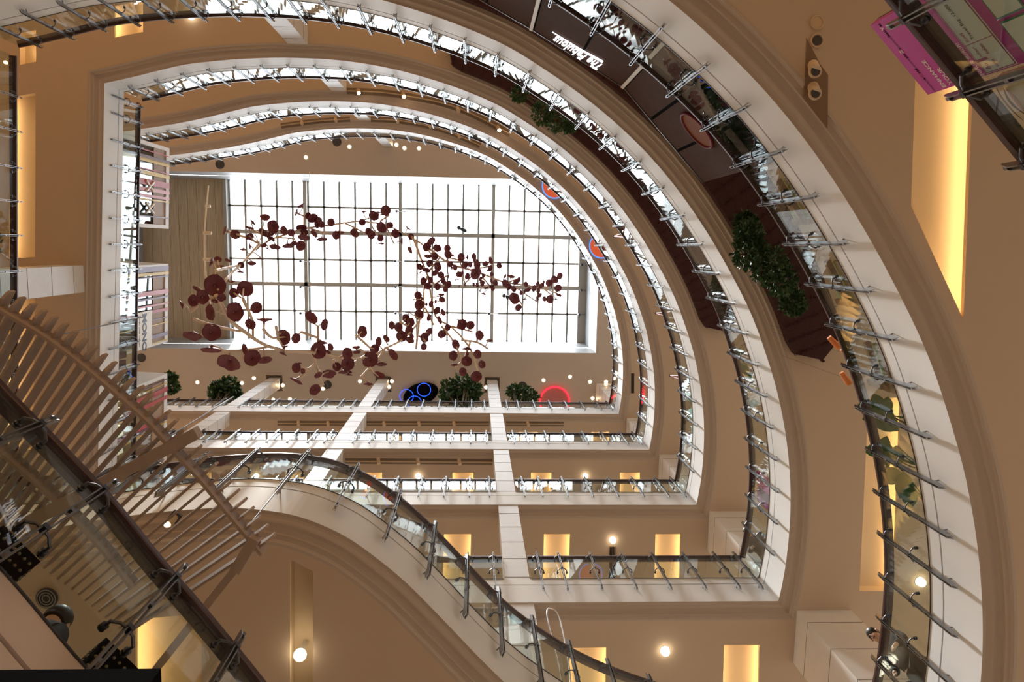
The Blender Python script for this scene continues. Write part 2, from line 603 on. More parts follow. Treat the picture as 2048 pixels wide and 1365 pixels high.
for px_ in (612, 801, 985.5):
    x = at(px_, 520, ZGLASS - 0.2).x
    b.box((x, (wy0 + wy1) / 2, ZGLASS - 0.19), (0.17, wy1 - wy0, 0.24))
for py_ in (469, 571.5):
    y = at(800, py_, ZGLASS - 0.2).y
    b.box(((xg0 + xg1) / 2, y, ZGLASS - 0.2), (xg1 - xg0, 0.20, 0.22))
b.box((wx1 - 0.2, (wy0 + wy1) / 2, ZGLASS - 0.1), (0.40, wy1 - wy0, 0.4))
o = b.build('beam', BEAM, win)
b = MB()
b.box(((xg0 + xg1) / 2, (wy0 + wy1) / 2, ZGLASS + 0.08), (xg1 - xg0, wy1 - wy0, 0.02))
b.build('pane', SKYGLASS, win)
# boarded part of the roof left of the glazing
wood = bpy.data.materials.new('roof_boards')
wood.use_nodes = True
nt = wood.node_tree
bs = nt.nodes['Principled BSDF']
bs.inputs['Roughness'].default_value = 0.7
tc = nt.nodes.new('ShaderNodeTexCoord')
mp = nt.nodes.new('ShaderNodeMapping')
mp.inputs['Scale'].default_value = (9, 0.25, 1)
nz = nt.nodes.new('ShaderNodeTexNoise')
nz.inputs['Scale'].default_value = 4
cr = nt.nodes.new('ShaderNodeValToRGB')
cr.color_ramp.elements[0].color = (0.34, 0.26, 0.17, 1)
cr.color_ramp.elements[1].color = (0.46, 0.37, 0.26, 1)
cr.color_ramp.elements[0].position, cr.color_ramp.elements[1].position = 0.35, 0.65
nt.links.new(tc.outputs['Object'], mp.inputs[0])
nt.links.new(mp.outputs[0], nz.inputs['Vector'])
nt.links.new(nz.outputs['Fac'], cr.inputs[0])
nt.links.new(cr.outputs[0], bs.inputs['Base Color'])
b = MB()
nb = 9
bw = (xg0 - 0.12 - wx0) / nb
for i in range(nb):
    b.box((wx0 + bw * (i + .5), (wy0 + wy1) / 2, ZGLASS), (bw - 0.012, wy1 - wy0, 0.2))
b.box(((wx0 + xg0) / 2, (wy0 + wy1) / 2, ZGLASS + .15), (xg0 - wx0, wy1 - wy0, 0.1))
struct('ceiling', b, wood)

# enclosing walls and ground floor
ZG = -1.6
for nm, (p, q) in {'wall_back': (ROOM[0], ROOM[1]), 'wall_right': (ROOM[1], ROOM[2]), 'wall_front': (ROOM[2], ROOM[3]), 'wall_left': (ROOM[3], ROOM[0])}.items():
    b = MB()
    b.add([(*p, ZG), (*q, ZG), (*q, ZROOF), (*p, ZROOF)], [(0, 1, 2, 3)])
    struct(nm, b, WALLM)
b = MB()
b.add(*fill([ROOM], ZG, True))
struct('floor', b, FLOOR)
# glowing panels along the back walls of every storey, added to brighten the soffits
for k in range(0, 6):
    z0 = (ZG if k == 0 else zf(k)) + 0.3
    z0 = zf(0) + 0.3 if k == 0 else z0
    z1 = z0 + 2.6
    for nm, (p, q) in (('a', (ROOM[0], ROOM[1])), ('b', (ROOM[1], ROOM[2])), ('c', (ROOM[2], ROOM[3])), ('d', (ROOM[3], ROOM[0]))):
        d = Vector((q[0] - p[0], q[1] - p[1], 0))
        L = d.length
        d.normalize()
        nin = Vector((-d.y, d.x, 0))
        n = int(L // 5)
        b, g = MB(), MB()
        for i in range(n):
            c = Vector((*p, 0)) + d * (L * (i + .5) / n) + nin * 0.03
            hw = L / n / 2 - 0.35
            a0, a1 = c - d * hw, c + d * hw
            g.add([(a0.x, a0.y, z0), (a1.x, a1.y, z0), (a1.x, a1.y, z1), (a0.x, a0.y, z1)], [(0, 1, 2, 3)])
            for e in (a0, c, a1):
                b.box((e.x + nin.x * .03, e.y + nin.y * .03, (z0 + z1) / 2), (0.08, 0.08, z1 - z0 + .1), atan2(d.y, d.x))
        o = struct('window_%d' % (k * 4 + 'abcd'.index(nm) + 2), b, DARKGREY)  # framed like windows, but added as fill light
        g.build('pane', FILLWARM if nm in 'ad' else FILLGLOW, o)

# ------------------------------------------------------------------ columns


def column(x0, x1, y0, y1, levels, jz=0.85):
    b = MB()
    for z0, z1 in levels:
        b.box(((x0 + x1) / 2, (y0 + y1) / 2, (z0 + z1) / 2), (x1 - x0, y1 - y0, z1 - z0))
        z = z0 + 0.12
        first = True
        while z < z1 - 0.2:
            h = 0.012 if not first else 0.02
            b.box(((x0 + x1) / 2, (y0 + y1) / 2, z), (x1 - x0 + 0.006, y1 - y0 + 0.006, h), 0, 1)
            first = False
            z += jz
    return struct('column', b, [STONE, JOINT])


def storeys(ks):
    return [(zf(k), (zs(k + 1) if k < 5 else ZROOF + 0.3)) for k in ks]


for x0, x1 in CX:
    column(x0, x1, YB + 0.015, YB + 0.5, [(zb(k) + 0.93, zb(k + 1) if k < 5 else ZROOF + .3) for k in (1, 2, 3, 4, 5)] if x0 > -9 else
           [(zb(k) + 0.93, zb(k + 1) if k < 5 else ZROOF + .3) for k in (4, 5)])
column(5.77, 6.75, 6.31, 7.3, storeys((1, 2, 3, 4, 5)))
column(-4.15, -3.72, -4.72, -4.21 - 0.12, storeys((2, 3, 4, 5)))
column(-9.4, -8.77, 0.59, 1.19, [(zf(2), zs(3))])

# ------------------------------------------------------------------ balustrades
fin_b = MB()
for sx in (-0.013, 0.013):
    prof = [(-0.028, 0.40), (-0.045, 0.30), (-0.092, 0.36), (-0.092, 1.90), (-0.058, 1.985), (-0.046, 1.985), (-0.046, 0.52), (-0.028, 0.48)]
    fin_b.hexa([(sx - .004, y, z) for y, z in prof], [(sx + .004, y, z) for y, z in prof])
fin_b.tube([(0, 0.022, 0.52), (0, -0.06, 0.52)], 0.009, 6)
for z in (0.36, 0.9, 1.45, 1.93):
    fin_b.box((0, -0.075, z), (0.02, 0.025, 0.03))
_o = fin_b.build('fin', STEEL)
FIN_ME = _o.data
bpy.data.objects.remove(_o)
cl = MB()
for sx in (-1, 1):
    cl.tube([(0, -0.07, 0), (sx * .045, -0.055, 0.012), (sx * .085, -0.03, 0.0)], [0.010, 0.008, 0.009], 6)
    cl.tube([(sx * .085, -0.035, 0), (sx * .085, 0.03, 0)], 0.010, 6)
    cl.tube([(sx * .085, 0.0, 0), (sx * .085, 0.012, 0)], 0.021, 10, smooth=False)
    cl.tube([(sx * .085, 0.024, 0), (sx * .085, 0.034, 0)], 0.021, 10, smooth=False)
cl.box((0, -0.075, 0), (0.040, 0.04, 0.03))
_o = cl.build('clamp', DSTEEL)
CLAMP_ME = _o.data
bpy.data.objects.remove(_o)


def fin(parent, p, t, z):
    a = atan2(t[1], t[0])
    # local +x along the rail, local +y points to the slab side (left normal is (dy,-dx))
    M = Matrix.Translation((p[0] + t[1] * -.02, p[1] + t[0] * .02, z)) @ Matrix(((t[0], t[1], 0, 0), (t[1], -t[0], 0, 0), (0, 0, 1, 0), (0, 0, 0, 1)))
    o = link('fin', FIN_ME, parent)
    o.matrix_basis = M
    for zz in (1.20, 1.79):
        c = bpy.data.objects.new('clamp', CLAMP_ME)
        COL.objects.link(c)
        c.parent = o
        c.matrix_basis = Matrix.Translation((0, 0, zz))


def rail_run(root, path, ss, z, glass_to_ends=True, ends=(True, True)):
    """one stretch: handrail, glass panes between the fins, fins at arc lengths ss"""
    P = Path(path)
    b = MB()
    hp = [(-0.033, z + 1.868), (0.078, z + 1.868), (0.088, z + 1.88), (0.088, z + 1.905), (0.075, z + 1.92), (-0.030, z + 1.92), (-0.038, z + 1.91), (-0.038, z + 1.878)]
    b.sweep(P.p, hp, profclosed=True)
    b.build('handrail', WOODRAIL, root)
    cuts = sorted(set([0.0] + [s for s in ss if 0.1 < s < P.L - 0.1] + [P.L]))
    for a, c in zip(cuts, cuts[1:]):
        if c - a < 0.12:
            continue
        sub = P.sub(a + 0.006, c - 0.006)
        b = MB()
        b.sweep(sub, [(-0.008, z + 0.934), (0.004, z + 0.934), (0.004, z + 1.866), (-0.008, z + 1.866)], profclosed=True)
        b.build('glass_pane', GLASS, root)
    for s in ss:
        p, t = P.pos(s)
        fin(root, p, t, z)
    b = MB()
    b.sweep(P.p, [(-0.010, z + 0.931), (0.02, z + 0.931), (0.02, z + 0.94), (-0.010, z + 0.94)], profclosed=True)
    b.build('base_channel', DSTEEL, root)


S0 = ARC.L - 23.564
FIN_ARC = [S0 + 0.16 + 0.597 * k for k in range(-3, 39)]
BAY = [1.30, 1.74, 2.37, 3.0, 3.63, 4.27, 4.9, 5.32]
BAY2 = [-3.72, -3.22, -2.58, -1.96, -1.32, -.70, -.07, .43]
BAY3 = [x - 5.03 for x in BAY2]


def bottom_runs(root, z, xmin, bays):
    for x1, x0, xs in bays:
        # travel in -x so that the slab (+y) is on the left normal
        path = [(x1, YB), (x0, YB)]
        rail_run(root, path, [x1 - x for x in xs if x0 < x < x1], z)


RLAB = {1: 'glass balustrade on the outermost big white curve with twin steel fins',
        2: 'glass balustrade of the second ring, from left picture edge to lower right corner',
        3: 'glass balustrade of the middle ring in front of the striped shop panels',
        4: 'glass balustrade of the second smallest ring below the top level',
        5: 'glass balustrade of the smallest, topmost ring round the skylight'}
LEFT_FINS = {3: [-3.219, -2.834, -2.25, -1.674, -1.08, -.488, .108, .71, 1.316, 1.927, 2.543, 3.15, 3.763, 4.37, 4.98, 5.59],
             2: [-2.504, -1.904, -1.262, -.66, -.047, .605, 1.23, 1.86, 2.49, 3.12, 3.75, 4.38, 5.0, 5.6]}
for k in (1, 2, 3, 4, 5):
    z = zb(k)
    root = thing('balustrade', RLAB[k], 'balustrade', (5.48, 3.5, z))
    if k in (2, 3):
        pts = arc_left
        rail_run(root, pts, [s - S_LEFT for s in FIN_ARC if s > S_LEFT + 0.15], z)
        path = [(XL(YB - .02), YB - .02), (XL(-3.22), -3.22)]
        rail_run(root, path, [(YB - .02 - y) * 1.0017 for y in LEFT_FINS[k]], z)
        bottom_runs(root, z, -8.7, [(5.48, 1.12, BAY), (0.61, -3.92, BAY2), (-4.45, -8.75, [x for x in BAY3 if x > -8.7])])
    elif k in (4, 5):
        rail_run(root, arc_full, FIN_ARC, z)
        bottom_runs(root, z, -11.5, [(5.48, 1.12, BAY), (0.61, -3.92, BAY2), (-4.45, -8.90, BAY3), (-9.44, -13.6, [-9.7, -10.3, -10.9, -11.5, -12.1, -12.7])])
    else:
        rail_run(root, ARC.sub(S0 + 4.0, ARC.L), [s - S0 - 4.0 for s in FIN_ARC if s > S0 + 4.1], z)
root = thing('balustrade', 'glass balustrade on the S-shaped balcony edge at the lower left', 'balustrade', (0.5, 4.7, zb(1)))
rail_run(root, SPATH.p[::-1], [SPATH.L - (0.73 + 0.612 * k) for k in range(0, 24)], zb(1))
root = thing('balustrade', 'nearest glass balustrade crossing the lower left corner with a broad dark handrail', 'balustrade', (-1.8, 1.9, zb(0)))
AB = Path(ABL.p[::-1])
ss = []
for q in ((-2.495, 1.075), (-2.122, 1.496), (-1.781, 1.962), (-1.431, 2.421)):
    i = min(range(len(AB.p)), key=lambda j: hypot(AB.p[j][0] - q[0], AB.p[j][1] - q[1]))
    ss.append(AB.s[i])
ss = [ss[3] - .57 * 2, ss[3] - .57] + ss[::-1] + [ss[0] + .57, ss[0] + 1.14]
rail_run(root, AB.p, ss, zb(0))
root = thing('balustrade', 'glass balustrade in the upper right corner in front of the magenta poster', 'balustrade', (2.6, -1.06, zb(0)))
s2 = [((p[0] - .9) + (p[1] + 2.76)) / 1.4142 for p in ((2.384, -1.326), (2.781, -.959), (3.146, -.555))]
rail_run(root, ATR.p, [s2[0] - .54 * 2, s2[0] - .54] + s2 + [s2[2] + .54, s2[2] + 1.08], zb(0))

# ------------------------------------------------------------------ hanging flower sculptures


def strand_z(anchors, px, py):
    best = None
    for (a, b) in zip(anchors, anchors[1:]):
        d = Vector((b[0] - a[0], b[1] - a[1]))
        t = max(0, min(1, ((px - a[0]) * d.x + (py - a[1]) * d.y) / max(1e-6, d.length_squared)))
        q = Vector((a[0] + d.x * t - px, a[1] + d.y * t - py))
        if best is None or q.length < best[0]:
            best = (q.length, a[2] + (b[2] - a[2]) * t)
    return best[1]


def cup_mesh(seed, wav):
    rnd = random.Random(seed)
    n = 16
    prof = [(0.07, 0.0), (0.12, 0.12), (0.30, 0.24), (0.62, 0.36), (0.88, 0.45), (1.0, 0.52)]
    vs, fs = [], []
    ph, ph2 = rnd.random() * 6, rnd.random() * 6
    rim = [1 + wav * (0.6 * sin(2 * 2 * pi * k / n + ph) + 0.4 * sin(5 * 2 * pi * k / n + ph2)) for k in range(n)]
    allp = prof + [(r * 0.985, z + 0.045) for r, z in prof[::-1]]
    for j, (r, z) in enumerate(allp):
        u = r
        for k in range(n):
            a = 2 * pi * k / n
            rr = r * (1 + (rim[k] - 1) * u)
            zz = z + (rim[k] - 1) * u * 0.6 + 0.02 * u * (1 if k % 2 else -1)
            vs.append((rr * cos(a), rr * sin(a), zz))
    m = len(allp)
    for j in range(m - 1):
        for k in range(n):
            fs.append((j * n + k, j * n + (k + 1) % n, (j + 1) * n + (k + 1) % n, (j + 1) * n + k))
    fs.append(tuple(range(n))[::-1])
    fs.append(tuple((m - 1) * n + k for k in range(n)))
    me = bpy.data.meshes.new('flower_cup')
    me.from_pydata(vs, [], fs)
    me.polygons.foreach_set('use_smooth', [True] * len(fs))
    me.materials.append(PETAL)
    return me


CUPS = [cup_mesh(i, w_) for i, w_ in enumerate((0.05, 0.09, 0.14, 0.07))]
for i, c in enumerate(CUPS):
    c.name = 'flower_cup'


def Zpx(L, x0, y0, s=4.48):
    return [(x0 + a[0] / s, y0 + a[1] / s, a[2] / s, a[3], a[4]) for a in L]


FL_LEFT = Zpx([(710, 300, 30, -80, 70), (712, 372, 28, 45, 50), (850, 205, 32, -90, 40), (740, 250, 25, -40, 85), (655, 487, 30, 100, 80), (720, 465, 28, 180, 80),
               (810, 570, 24, 90, 80), (733, 608, 36, 90, 65), (635, 630, 28, 0, 10), (628, 688, 30, 90, 85), (375, 605, 38, 200, 80),
               (428, 582, 32, -60, 50), (455, 645, 28, -90, 70), (520, 592, 28, -70, 70), (400, 725, 20, -90, 70), (402, 812, 88, 0, 10),
               (550, 780, 30, -90, 75), (240, 838, 36, 130, 60)], 340, 390)
FL_LEFT += Zpx([(290, 155, 55, 0, 15), (205, 185, 48, 30, 40), (110, 222, 36, 160, 80), (372, 290, 70, 180, 50), (460, 160, 35, 0, 30), (400, 195, 28, -90, 60),
                (573, 118, 40, 0, 10), (670, 80, 68, 10, 30), (580, 288, 75, 0, 20), (773, 250, 48, 0, 10), (718, 400, 48, -60, 40), (845, 365, 62, -90, 80),
                (200, 490, 80, 100, 65), (370, 470, 75, 0, 25), (370, 618, 82, 95, 75), (675, 620, 45, 180, 50), (530, 735, 88, 100, 40), (735, 700, 68, 0, 15),
                (850, 712, 55, 90, 60)], 340, 560)
FL_LEFT += Zpx([(222, 335, 62, 150, 30), (190, 290, 30, -90, 80), (320, 345, 42, 0, 30), (455, 165, 62, -40, 60), (572, 222, 46, 20, 60), (545, 378, 52, 90, 80),
                (520, 455, 68, 0, 25), (628, 425, 34, 0, 60), (605, 470, 28, -60, 70), (210, 480, 34, 120, 70), (225, 420, 26, 60, 80), (322, 610, 42, 0, 35),
                (345, 575, 30, -90, 80), (380, 640, 26, 0, 60), (330, 720, 58, 120, 70), (520, 670, 36, 60, 60), (488, 805, 50, 20, 40),
                (620, 655, 60, 90, 55), (685, 600, 38, 0, 30), (783, 575, 58, 0, 25), (780, 480, 48, 0, 30), (765, 640, 52, 90, 70), (795, 670, 32, 90, 80)], 520, 600)
FL_TOP = Zpx([(497, 322, 32, 200, 60), (585, 360, 35, -90, 30)], 340, 390)
FL_TOP += Zpx([(205, 330, 42, 0, 10), (125, 378, 36, 150, 50), (185, 390, 25, 90, 60), (300, 365, 30, 0, 40), (190, 430, 34, 120, 70), (225, 505, 38, 100, 65),
               (125, 495, 22, 60, 60), (160, 525, 20, 120, 80), (340, 497, 36, 80, 70), (385, 480, 25, 60, 60), (450, 500, 38, 0, 45), (365, 385, 28, 0, 40),
               (460, 335, 38, 80, 60), (488, 380, 25, 60, 40), (485, 420, 42, 100, 65), (420, 205, 28, 200, 85), (465, 145, 32, -130, 85), (520, 235, 25, 0, 40),
               (560, 250, 38, 60, 50), (620, 275, 26, 0, 60), (600, 305, 28, 0, 50), (638, 310, 25, 0, 40), (725, 292, 28, 0, 20), (580, 388, 34, 140, 60),
               (645, 437, 34, 85, 75), (770, 405, 32, 0, 40), (810, 385, 26, -90, 60)], 500, 380)
FL_TOP += Zpx([(135, 385, 34, 150, 40), (212, 195, 32, -90, 85), (198, 290, 24, 0, 10), (250, 370, 24, 0, 30), (278, 400, 32, 20, 40), (302, 232, 34, 0, 10),
               (345, 205, 20, -90, 70), (405, 185, 38, 0, 30), (365, 335, 36, 0, 25), (390, 352, 24, 0, 30), (445, 318, 25, 0, 20), (360, 432, 26, 0, 40),
               (370, 478, 22, 90, 85), (495, 393, 30, 0, 15), (607, 345, 24, -50, 80), (548, 458, 25, 0, 80), (637, 420, 22, 0, 10), (632, 538, 28, 150, 60)], 680, 380)
FL_CEN = Zpx([(815, 457, 32, 40, 50), (778, 512, 31, 0, 10), (870, 522, 28, 0, 10), (790, 600, 30, -90, 60), (848, 597, 26, 0, 20), (800, 660, 26, 0, 30),
              (712, 690, 24, 0, 30), (715, 745, 16, 90, 85), (740, 640, 18, 90, 85), (775, 715, 30, 100, 60), (875, 690, 30, 0, 20), (850, 740, 30, 60, 60),
              (743, 818, 28, 0, 40), (805, 808, 26, 0, 50), (785, 862, 28, 0, 25)], 680, 380)
FL_CEN += Zpx([(275, 495, 26, 0, 30), (295, 548, 26, 0, 45), (342, 500, 20, 0, 85), (340, 580, 26, 0, 20), (312, 620, 22, 0, 40), (243, 600, 26, 0, 35)], 820, 440)
FL_CEN += Zpx([(330, 228, 28, 30, 40), (382, 248, 26, 0, 60), (160, 95, 28, 0, 15), (120, 132, 14, 180, 75), (195, 122, 12, 0, 40), (235, 175, 14, 0, 60),
               (275, 172, 24, 0, 50), (318, 152, 14, 0, 60), (375, 135, 26, -60, 40), (368, 92, 22, -90, 60), (255, 293, 26, 0, 60), (350, 320, 32, -20, 70),
               (425, 383, 24, 0, 20), (372, 442, 32, 0, 30), (555, 355, 38, 0, 20), (628, 362, 32, 0, 20), (525, 315, 18, -90, 80), (708, 455, 38, -30, 45),
               (800, 495, 26, 90, 70), (495, 535, 36, 0, 45), (475, 635, 34, 0, 20), (600, 570, 30, 90, 70), (597, 685, 38, 0, 10), (692, 622, 32, 0, 30),
               (732, 713, 28, 0, 25), (490, 712, 28, 90, 70), (562, 780, 30, 0, 25), (682, 822, 40, 0, 10), (600, 620, 18, 0, 50)], 800, 570)
FL_CEN += Zpx([(198, 287, 40, 0, 25), (340, 375, 36, 0, 60), (410, 350, 30, -30, 60), (308, 440, 34, 0, 20), (145, 432, 28, -90, 70), (152, 465, 26, 90, 60),
               (270, 535, 56, 0, 20), (228, 560, 30, 0, 50), (240, 490, 22, 0, 60), (470, 495, 46, -30, 65), (372, 572, 36, 90, 65), (350, 680, 40, -60, 60),
               (252, 750, 32, 90, 70), (460, 228, 30, 0, 45), (522, 248, 32, 0, 20), (590, 165, 30, 0, 20), (625, 208, 36, 0, 10), (615, 275, 36, 0, 40),
               (550, 325, 40, 0, 15), (625, 365, 30, -60, 45), (640, 335, 22, 0, 40), (710, 45, 36, 0, 10), (708, 135, 35, 0, 10), (620, 118, 22, 190, 80),
               (755, 338, 34, 0, 25), (790, 290, 32, 30, 50), (748, 420, 26, 0, 40)], 680, 600)
FL_R = Zpx([(332, 255, 26, 0, 30), (338, 310, 30, 0, 30), (370, 320, 20, -60, 60), (358, 397, 22, 0, 30), (402, 428, 22, 0, 40), (372, 430, 14, 0, 70),
            (458, 335, 28, 0, 10), (512, 335, 18, 0, 70), (570, 330, 25, 0, 50), (590, 362, 18, 90, 60), (490, 405, 26, 0, 30), (535, 400, 22, 0, 50),
            (600, 405, 28, 0, 30), (675, 390, 25, 60, 50), (720, 365, 28, 0, 60), (797, 410, 22, 0, 30), (718, 430, 20, 0, 40), (710, 448, 18, 90, 60),
            (440, 490, 24, 0, 20), (468, 475, 14, 0, 50), (510, 505, 25, 30, 50), (580, 485, 42, 0, 40), (620, 465, 22, 0, 50), (730, 487, 16, 0, 30),
            (655, 500, 16, 0, 40), (412, 535, 20, 200, 80), (440, 595, 18, 200, 80), (490, 575, 16, 0, 70), (600, 585, 18, 0, 50), (570, 578, 14, 0, 50),
            (645, 570, 22, 0, 40), (680, 610, 16, 60, 60), (742, 618, 16, 0, 20), (720, 598, 14, 0, 50), (660, 660, 20, 100, 75), (625, 635, 12, 0, 70),
            (725, 545, 18, 0, 60), (763, 565, 22, 0, 30), (850, 505, 16, 0, 60), (850, 570, 30, 0, 40), (885, 600, 22, 0, 20), (630, 530, 18, 0, 50)], 820, 440)
FL_R += Zpx([(275, 332, 28, -90, 60), (345, 357, 20, 0, 50), (318, 378, 24, 60, 50), (300, 442, 22, 0, 30), (307, 525, 40, 0, 15), (340, 605, 28, 30, 40),
             (365, 475, 18, 0, 50), (410, 398, 20, 0, 40), (402, 530, 22, 90, 85), (430, 445, 22, 45, 50), (480, 435, 26, 0, 50), (520, 458, 20, 0, 40),
             (515, 395, 18, 0, 40), (550, 410, 22, 40, 50), (570, 378, 14, 0, 60), (617, 385, 26, 0, 20), (668, 355, 28, 0, 20), (712, 323, 26, 20, 40),
             (640, 415, 14, 0, 70), (698, 433, 27, 0, 10), (708, 493, 20, 120, 60), (680, 530, 16, 90, 80), (625, 533, 30, 0, 20), (575, 530, 20, 0, 40),
             (525, 500, 26, 30, 60), (515, 535, 14, 0, 40), (400, 460, 16, 0, 60)], 960, 480)
# branch polylines in the photograph (px, py, half width) per sculpture, with heights along a main line
BR_LEFT = [[(431.5, 591), (451.6, 627), (467, 647), (491.8, 666), (512, 680.5), (533, 691.5), (555.7, 698), (573.6, 702.7), (600, 705), (622.7, 705)],
           [(387, 639), (429, 652.6), (483, 663.8)], [(451.6, 703), (485, 701), (540, 694)], [(486, 598), (496, 620), (505, 642.6), (506, 674)],
           [(396, 674), (437, 658)], [(481, 719.6), (496, 703)], [(440, 625), (452, 628)], [(518.6, 488), (487, 524), (462, 548), (451.6, 560), (436, 580)],
           [(431.5, 541.8), (474, 531.7)], [(627, 705), (634, 738), (647, 770)], [(636, 652.5), (636, 685), (630, 704)], [(602.6, 664.7), (636, 676)],
           [(526.7, 659), (540, 673.7), (555.7, 679), (569, 698)], [(552, 654), (556, 676)], [(665, 723), (692, 709)], [(598, 735), (616, 738), (630, 728)],
           [(600, 755), (618, 742)], [(655, 712), (680, 716)], [(381, 625), (396, 612)], [(420, 597), (436, 600)], [(622, 705), (655, 710)]]
Z_LEFT = [(520, 488, 21.5), (487, 524, 17.5), (452, 560, 13.6), (432, 591, 12.6), (467, 647, 13.0), (512, 680, 13.8), (556, 698, 14.6), (622, 705, 15.6), (680, 716, 17.0)]
BR_TOP = [[(456, 463.7), (496, 477), (525, 491.6)], [(522, 491.6), (551, 476), (589, 478)], [(551, 476), (584.8, 464.8), (611.6, 457), (660.7, 450), (700, 444.7), (724.6, 441.4), (740, 436), (769, 428)],
          [(729, 443.6), (769, 449), (791.6, 459), (816, 471.5)], [(691, 447), (729, 466)], [(740, 445), (748, 460), (757, 470)], [(773, 455), (788, 488)],
          [(609, 433), (608, 455)], [(595, 427), (611, 434)], [(620, 457), (655, 468)], [(504, 459), (524, 470)], [(512, 500), (522, 491)], [(760, 443), (778, 431)],
          [(518.6, 488), (525, 491)]]
Z_TOP = [(450, 462, 23.5), (525, 490, 22.0), (611, 457, 23.5), (700, 445, 24.5), (769, 449, 25.5), (816, 471, 26.5)]
BR_CEN = [[(816, 471.5), (826.7, 478), (844.6, 524.8), (855.7, 551.6), (869, 569.5)], [(826, 478), (847.4, 491.6), (875, 523)], [(855, 552), (848, 581), (848, 617), (840, 639), (820, 666), (798, 683.7), (769, 698), (751, 709), (713.5, 718), (680, 716)],
          [(860, 579), (871, 632.5), (900, 652.6), (927, 679), (945, 708), (956, 744)], [(900, 652.6), (945, 663.8)], [(924, 680.5), (954, 685), (976, 698)],
          [(882.6, 652.6), (902.7, 677), (914, 697), (925, 724)], [(839, 639), (832, 698)], [(851, 617), (867, 650)], [(712, 671), (730, 687), (741, 697)],
          [(770, 697), (758, 715), (722, 754)], [(720, 700), (742, 712)], [(860, 540), (880, 515)], [(869, 570), (893, 552)], [(940, 685), (930, 715)],
          [(800, 644), (818, 655)], [(838, 672), (852, 684)], [(772, 695), (781, 704)], [(912, 736), (926, 720)]]
Z_CEN = [(816, 471, 26.5), (844, 525, 25.5), (862, 560, 25.0), (848, 617, 24.0), (820, 666, 22.5), (769, 698, 20.5), (713, 718, 18.5), (680, 716, 17.3)]
BR_R = [[(847, 491.6), (865, 502), (880, 515), (905, 530), (940, 540), (973.4, 551.4), (1009, 564.8), (1049, 570.4), (1089.5, 578.2), (1116, 588)],
        [(1027, 571.5), (1050, 588), (1073.8, 603.9)], [(940, 540), (985, 532)], [(898, 516), (920, 525), (930, 569)], [(950, 545), (930, 568)], [(1030, 590), (1046, 612)],
        [(1089, 578), (1115, 561)], [(1090, 580), (1105, 592)], [(965, 555), (985, 578)], [(905, 530), (893, 520)], [(1015, 566), (1040, 556)], [(1070, 574), (1088, 565)]]
Z_R = [(847, 491, 27.0), (905, 530, 28.0), (973, 551, 29.0), (1049, 570, 30.0), (1118, 590, 31.0)]


def sculpture(label, flowers, branches, zl, wires, base_r):
    c = zl[len(zl) // 2]
    root = thing('hanging_sculpture', label, 'sculpture', at(c[0], c[1], c[2]), 'hanging flower sculptures in the void')
    P3 = lambda x, y: at(x, y, strand_z(zl, x, y))
    for bi, br in enumerate(branches):
        b = MB()
        pts = catmull([tuple(P3(x, y)) for x, y in br], 4) if len(br) > 2 else [P3(*br[0]), P3(*br[1])]
        r0 = base_r * (1.0 if bi == 0 else 0.75)
        b.tube(pts, [r0 * (1.05 - 0.35 * i / len(pts)) for i in range(len(pts))], 7)
        b.build('branch', BRANCH, root)
    segs = []
    for br in branches:
        segs += list(zip(br, br[1:]))
    rnd = random.Random(len(flowers))
    for i, (x, y, r, ang, tilt) in enumerate(flowers):
        z = strand_z(zl, x, y) - 0.12
        p = at(x, y, z)
        R = r * (1.10 if base_r < 0.0401 and z < 20 else 1.30) * z / F_PX
        a, t = radians(ang), radians(tilt)
        back = -ray(x, y).normalized()
        if tilt >= 65:
            back = back * (0.2)
            axis = (EX * cos(a) + EY * sin(a)) * sin(t) + back * cos(t) * 5
        else:
            a += rnd.uniform(-.3, .3)
            axis = (EX * cos(a) + EY * sin(a)) * sin(t) + back * cos(t)
        axis.normalize()
        o = bpy.data.objects.new('flower', CUPS[i % 4])
        COL.objects.link(o)
        o.parent = root
        o.matrix_parent_inverse = Matrix.Translation(root.location).inverted()
        q = axis.to_track_quat('Z', 'Y') @ Matrix.Rotation(rnd.uniform(0, 6.28), 3, 'Z').to_quaternion()
        apex = p - axis * (0.38 * R)
        o.matrix_basis = Matrix.Translation(apex) @ q.to_matrix().to_4x4() @ Matrix.Diagonal((R, R, R, 1))
        best = None
        for (s0, s1) in segs:
            d = Vector((s1[0] - s0[0], s1[1] - s0[1]))
            tt = max(0, min(1, ((x - s0[0]) * d.x + (y - s0[1]) * d.y) / max(1e-6, d.length_squared)))
            qx, qy = s0[0] + d.x * tt, s0[1] + d.y * tt
            dd = hypot(qx - x, qy - y)
            if best is None or dd < best[0]:
                best = (dd, qx, qy)
        e = P3(best[1], best[2])
        m = (apex + e) / 2 - axis * 0.1 * R
        rr = max(base_r * 0.42, R * 0.10)
        stalks = MB()
        stalks.tube([e, m, apex + axis * 0.05 * R], [rr * .9, rr * .9, rr * 1.15], 6)
        stalks.build('stalk', BRANCH, root)
    b = MB()
    for (x, y), (ox, oy) in wires:
        p = P3(x, y)
        q = at(ox, oy, ZROOF) if oy is not None else Vector((p.x, p.y, ZROOF))
        b.tube([p, q], 0.006, 4)
    b.build('wire', CHROME, root)


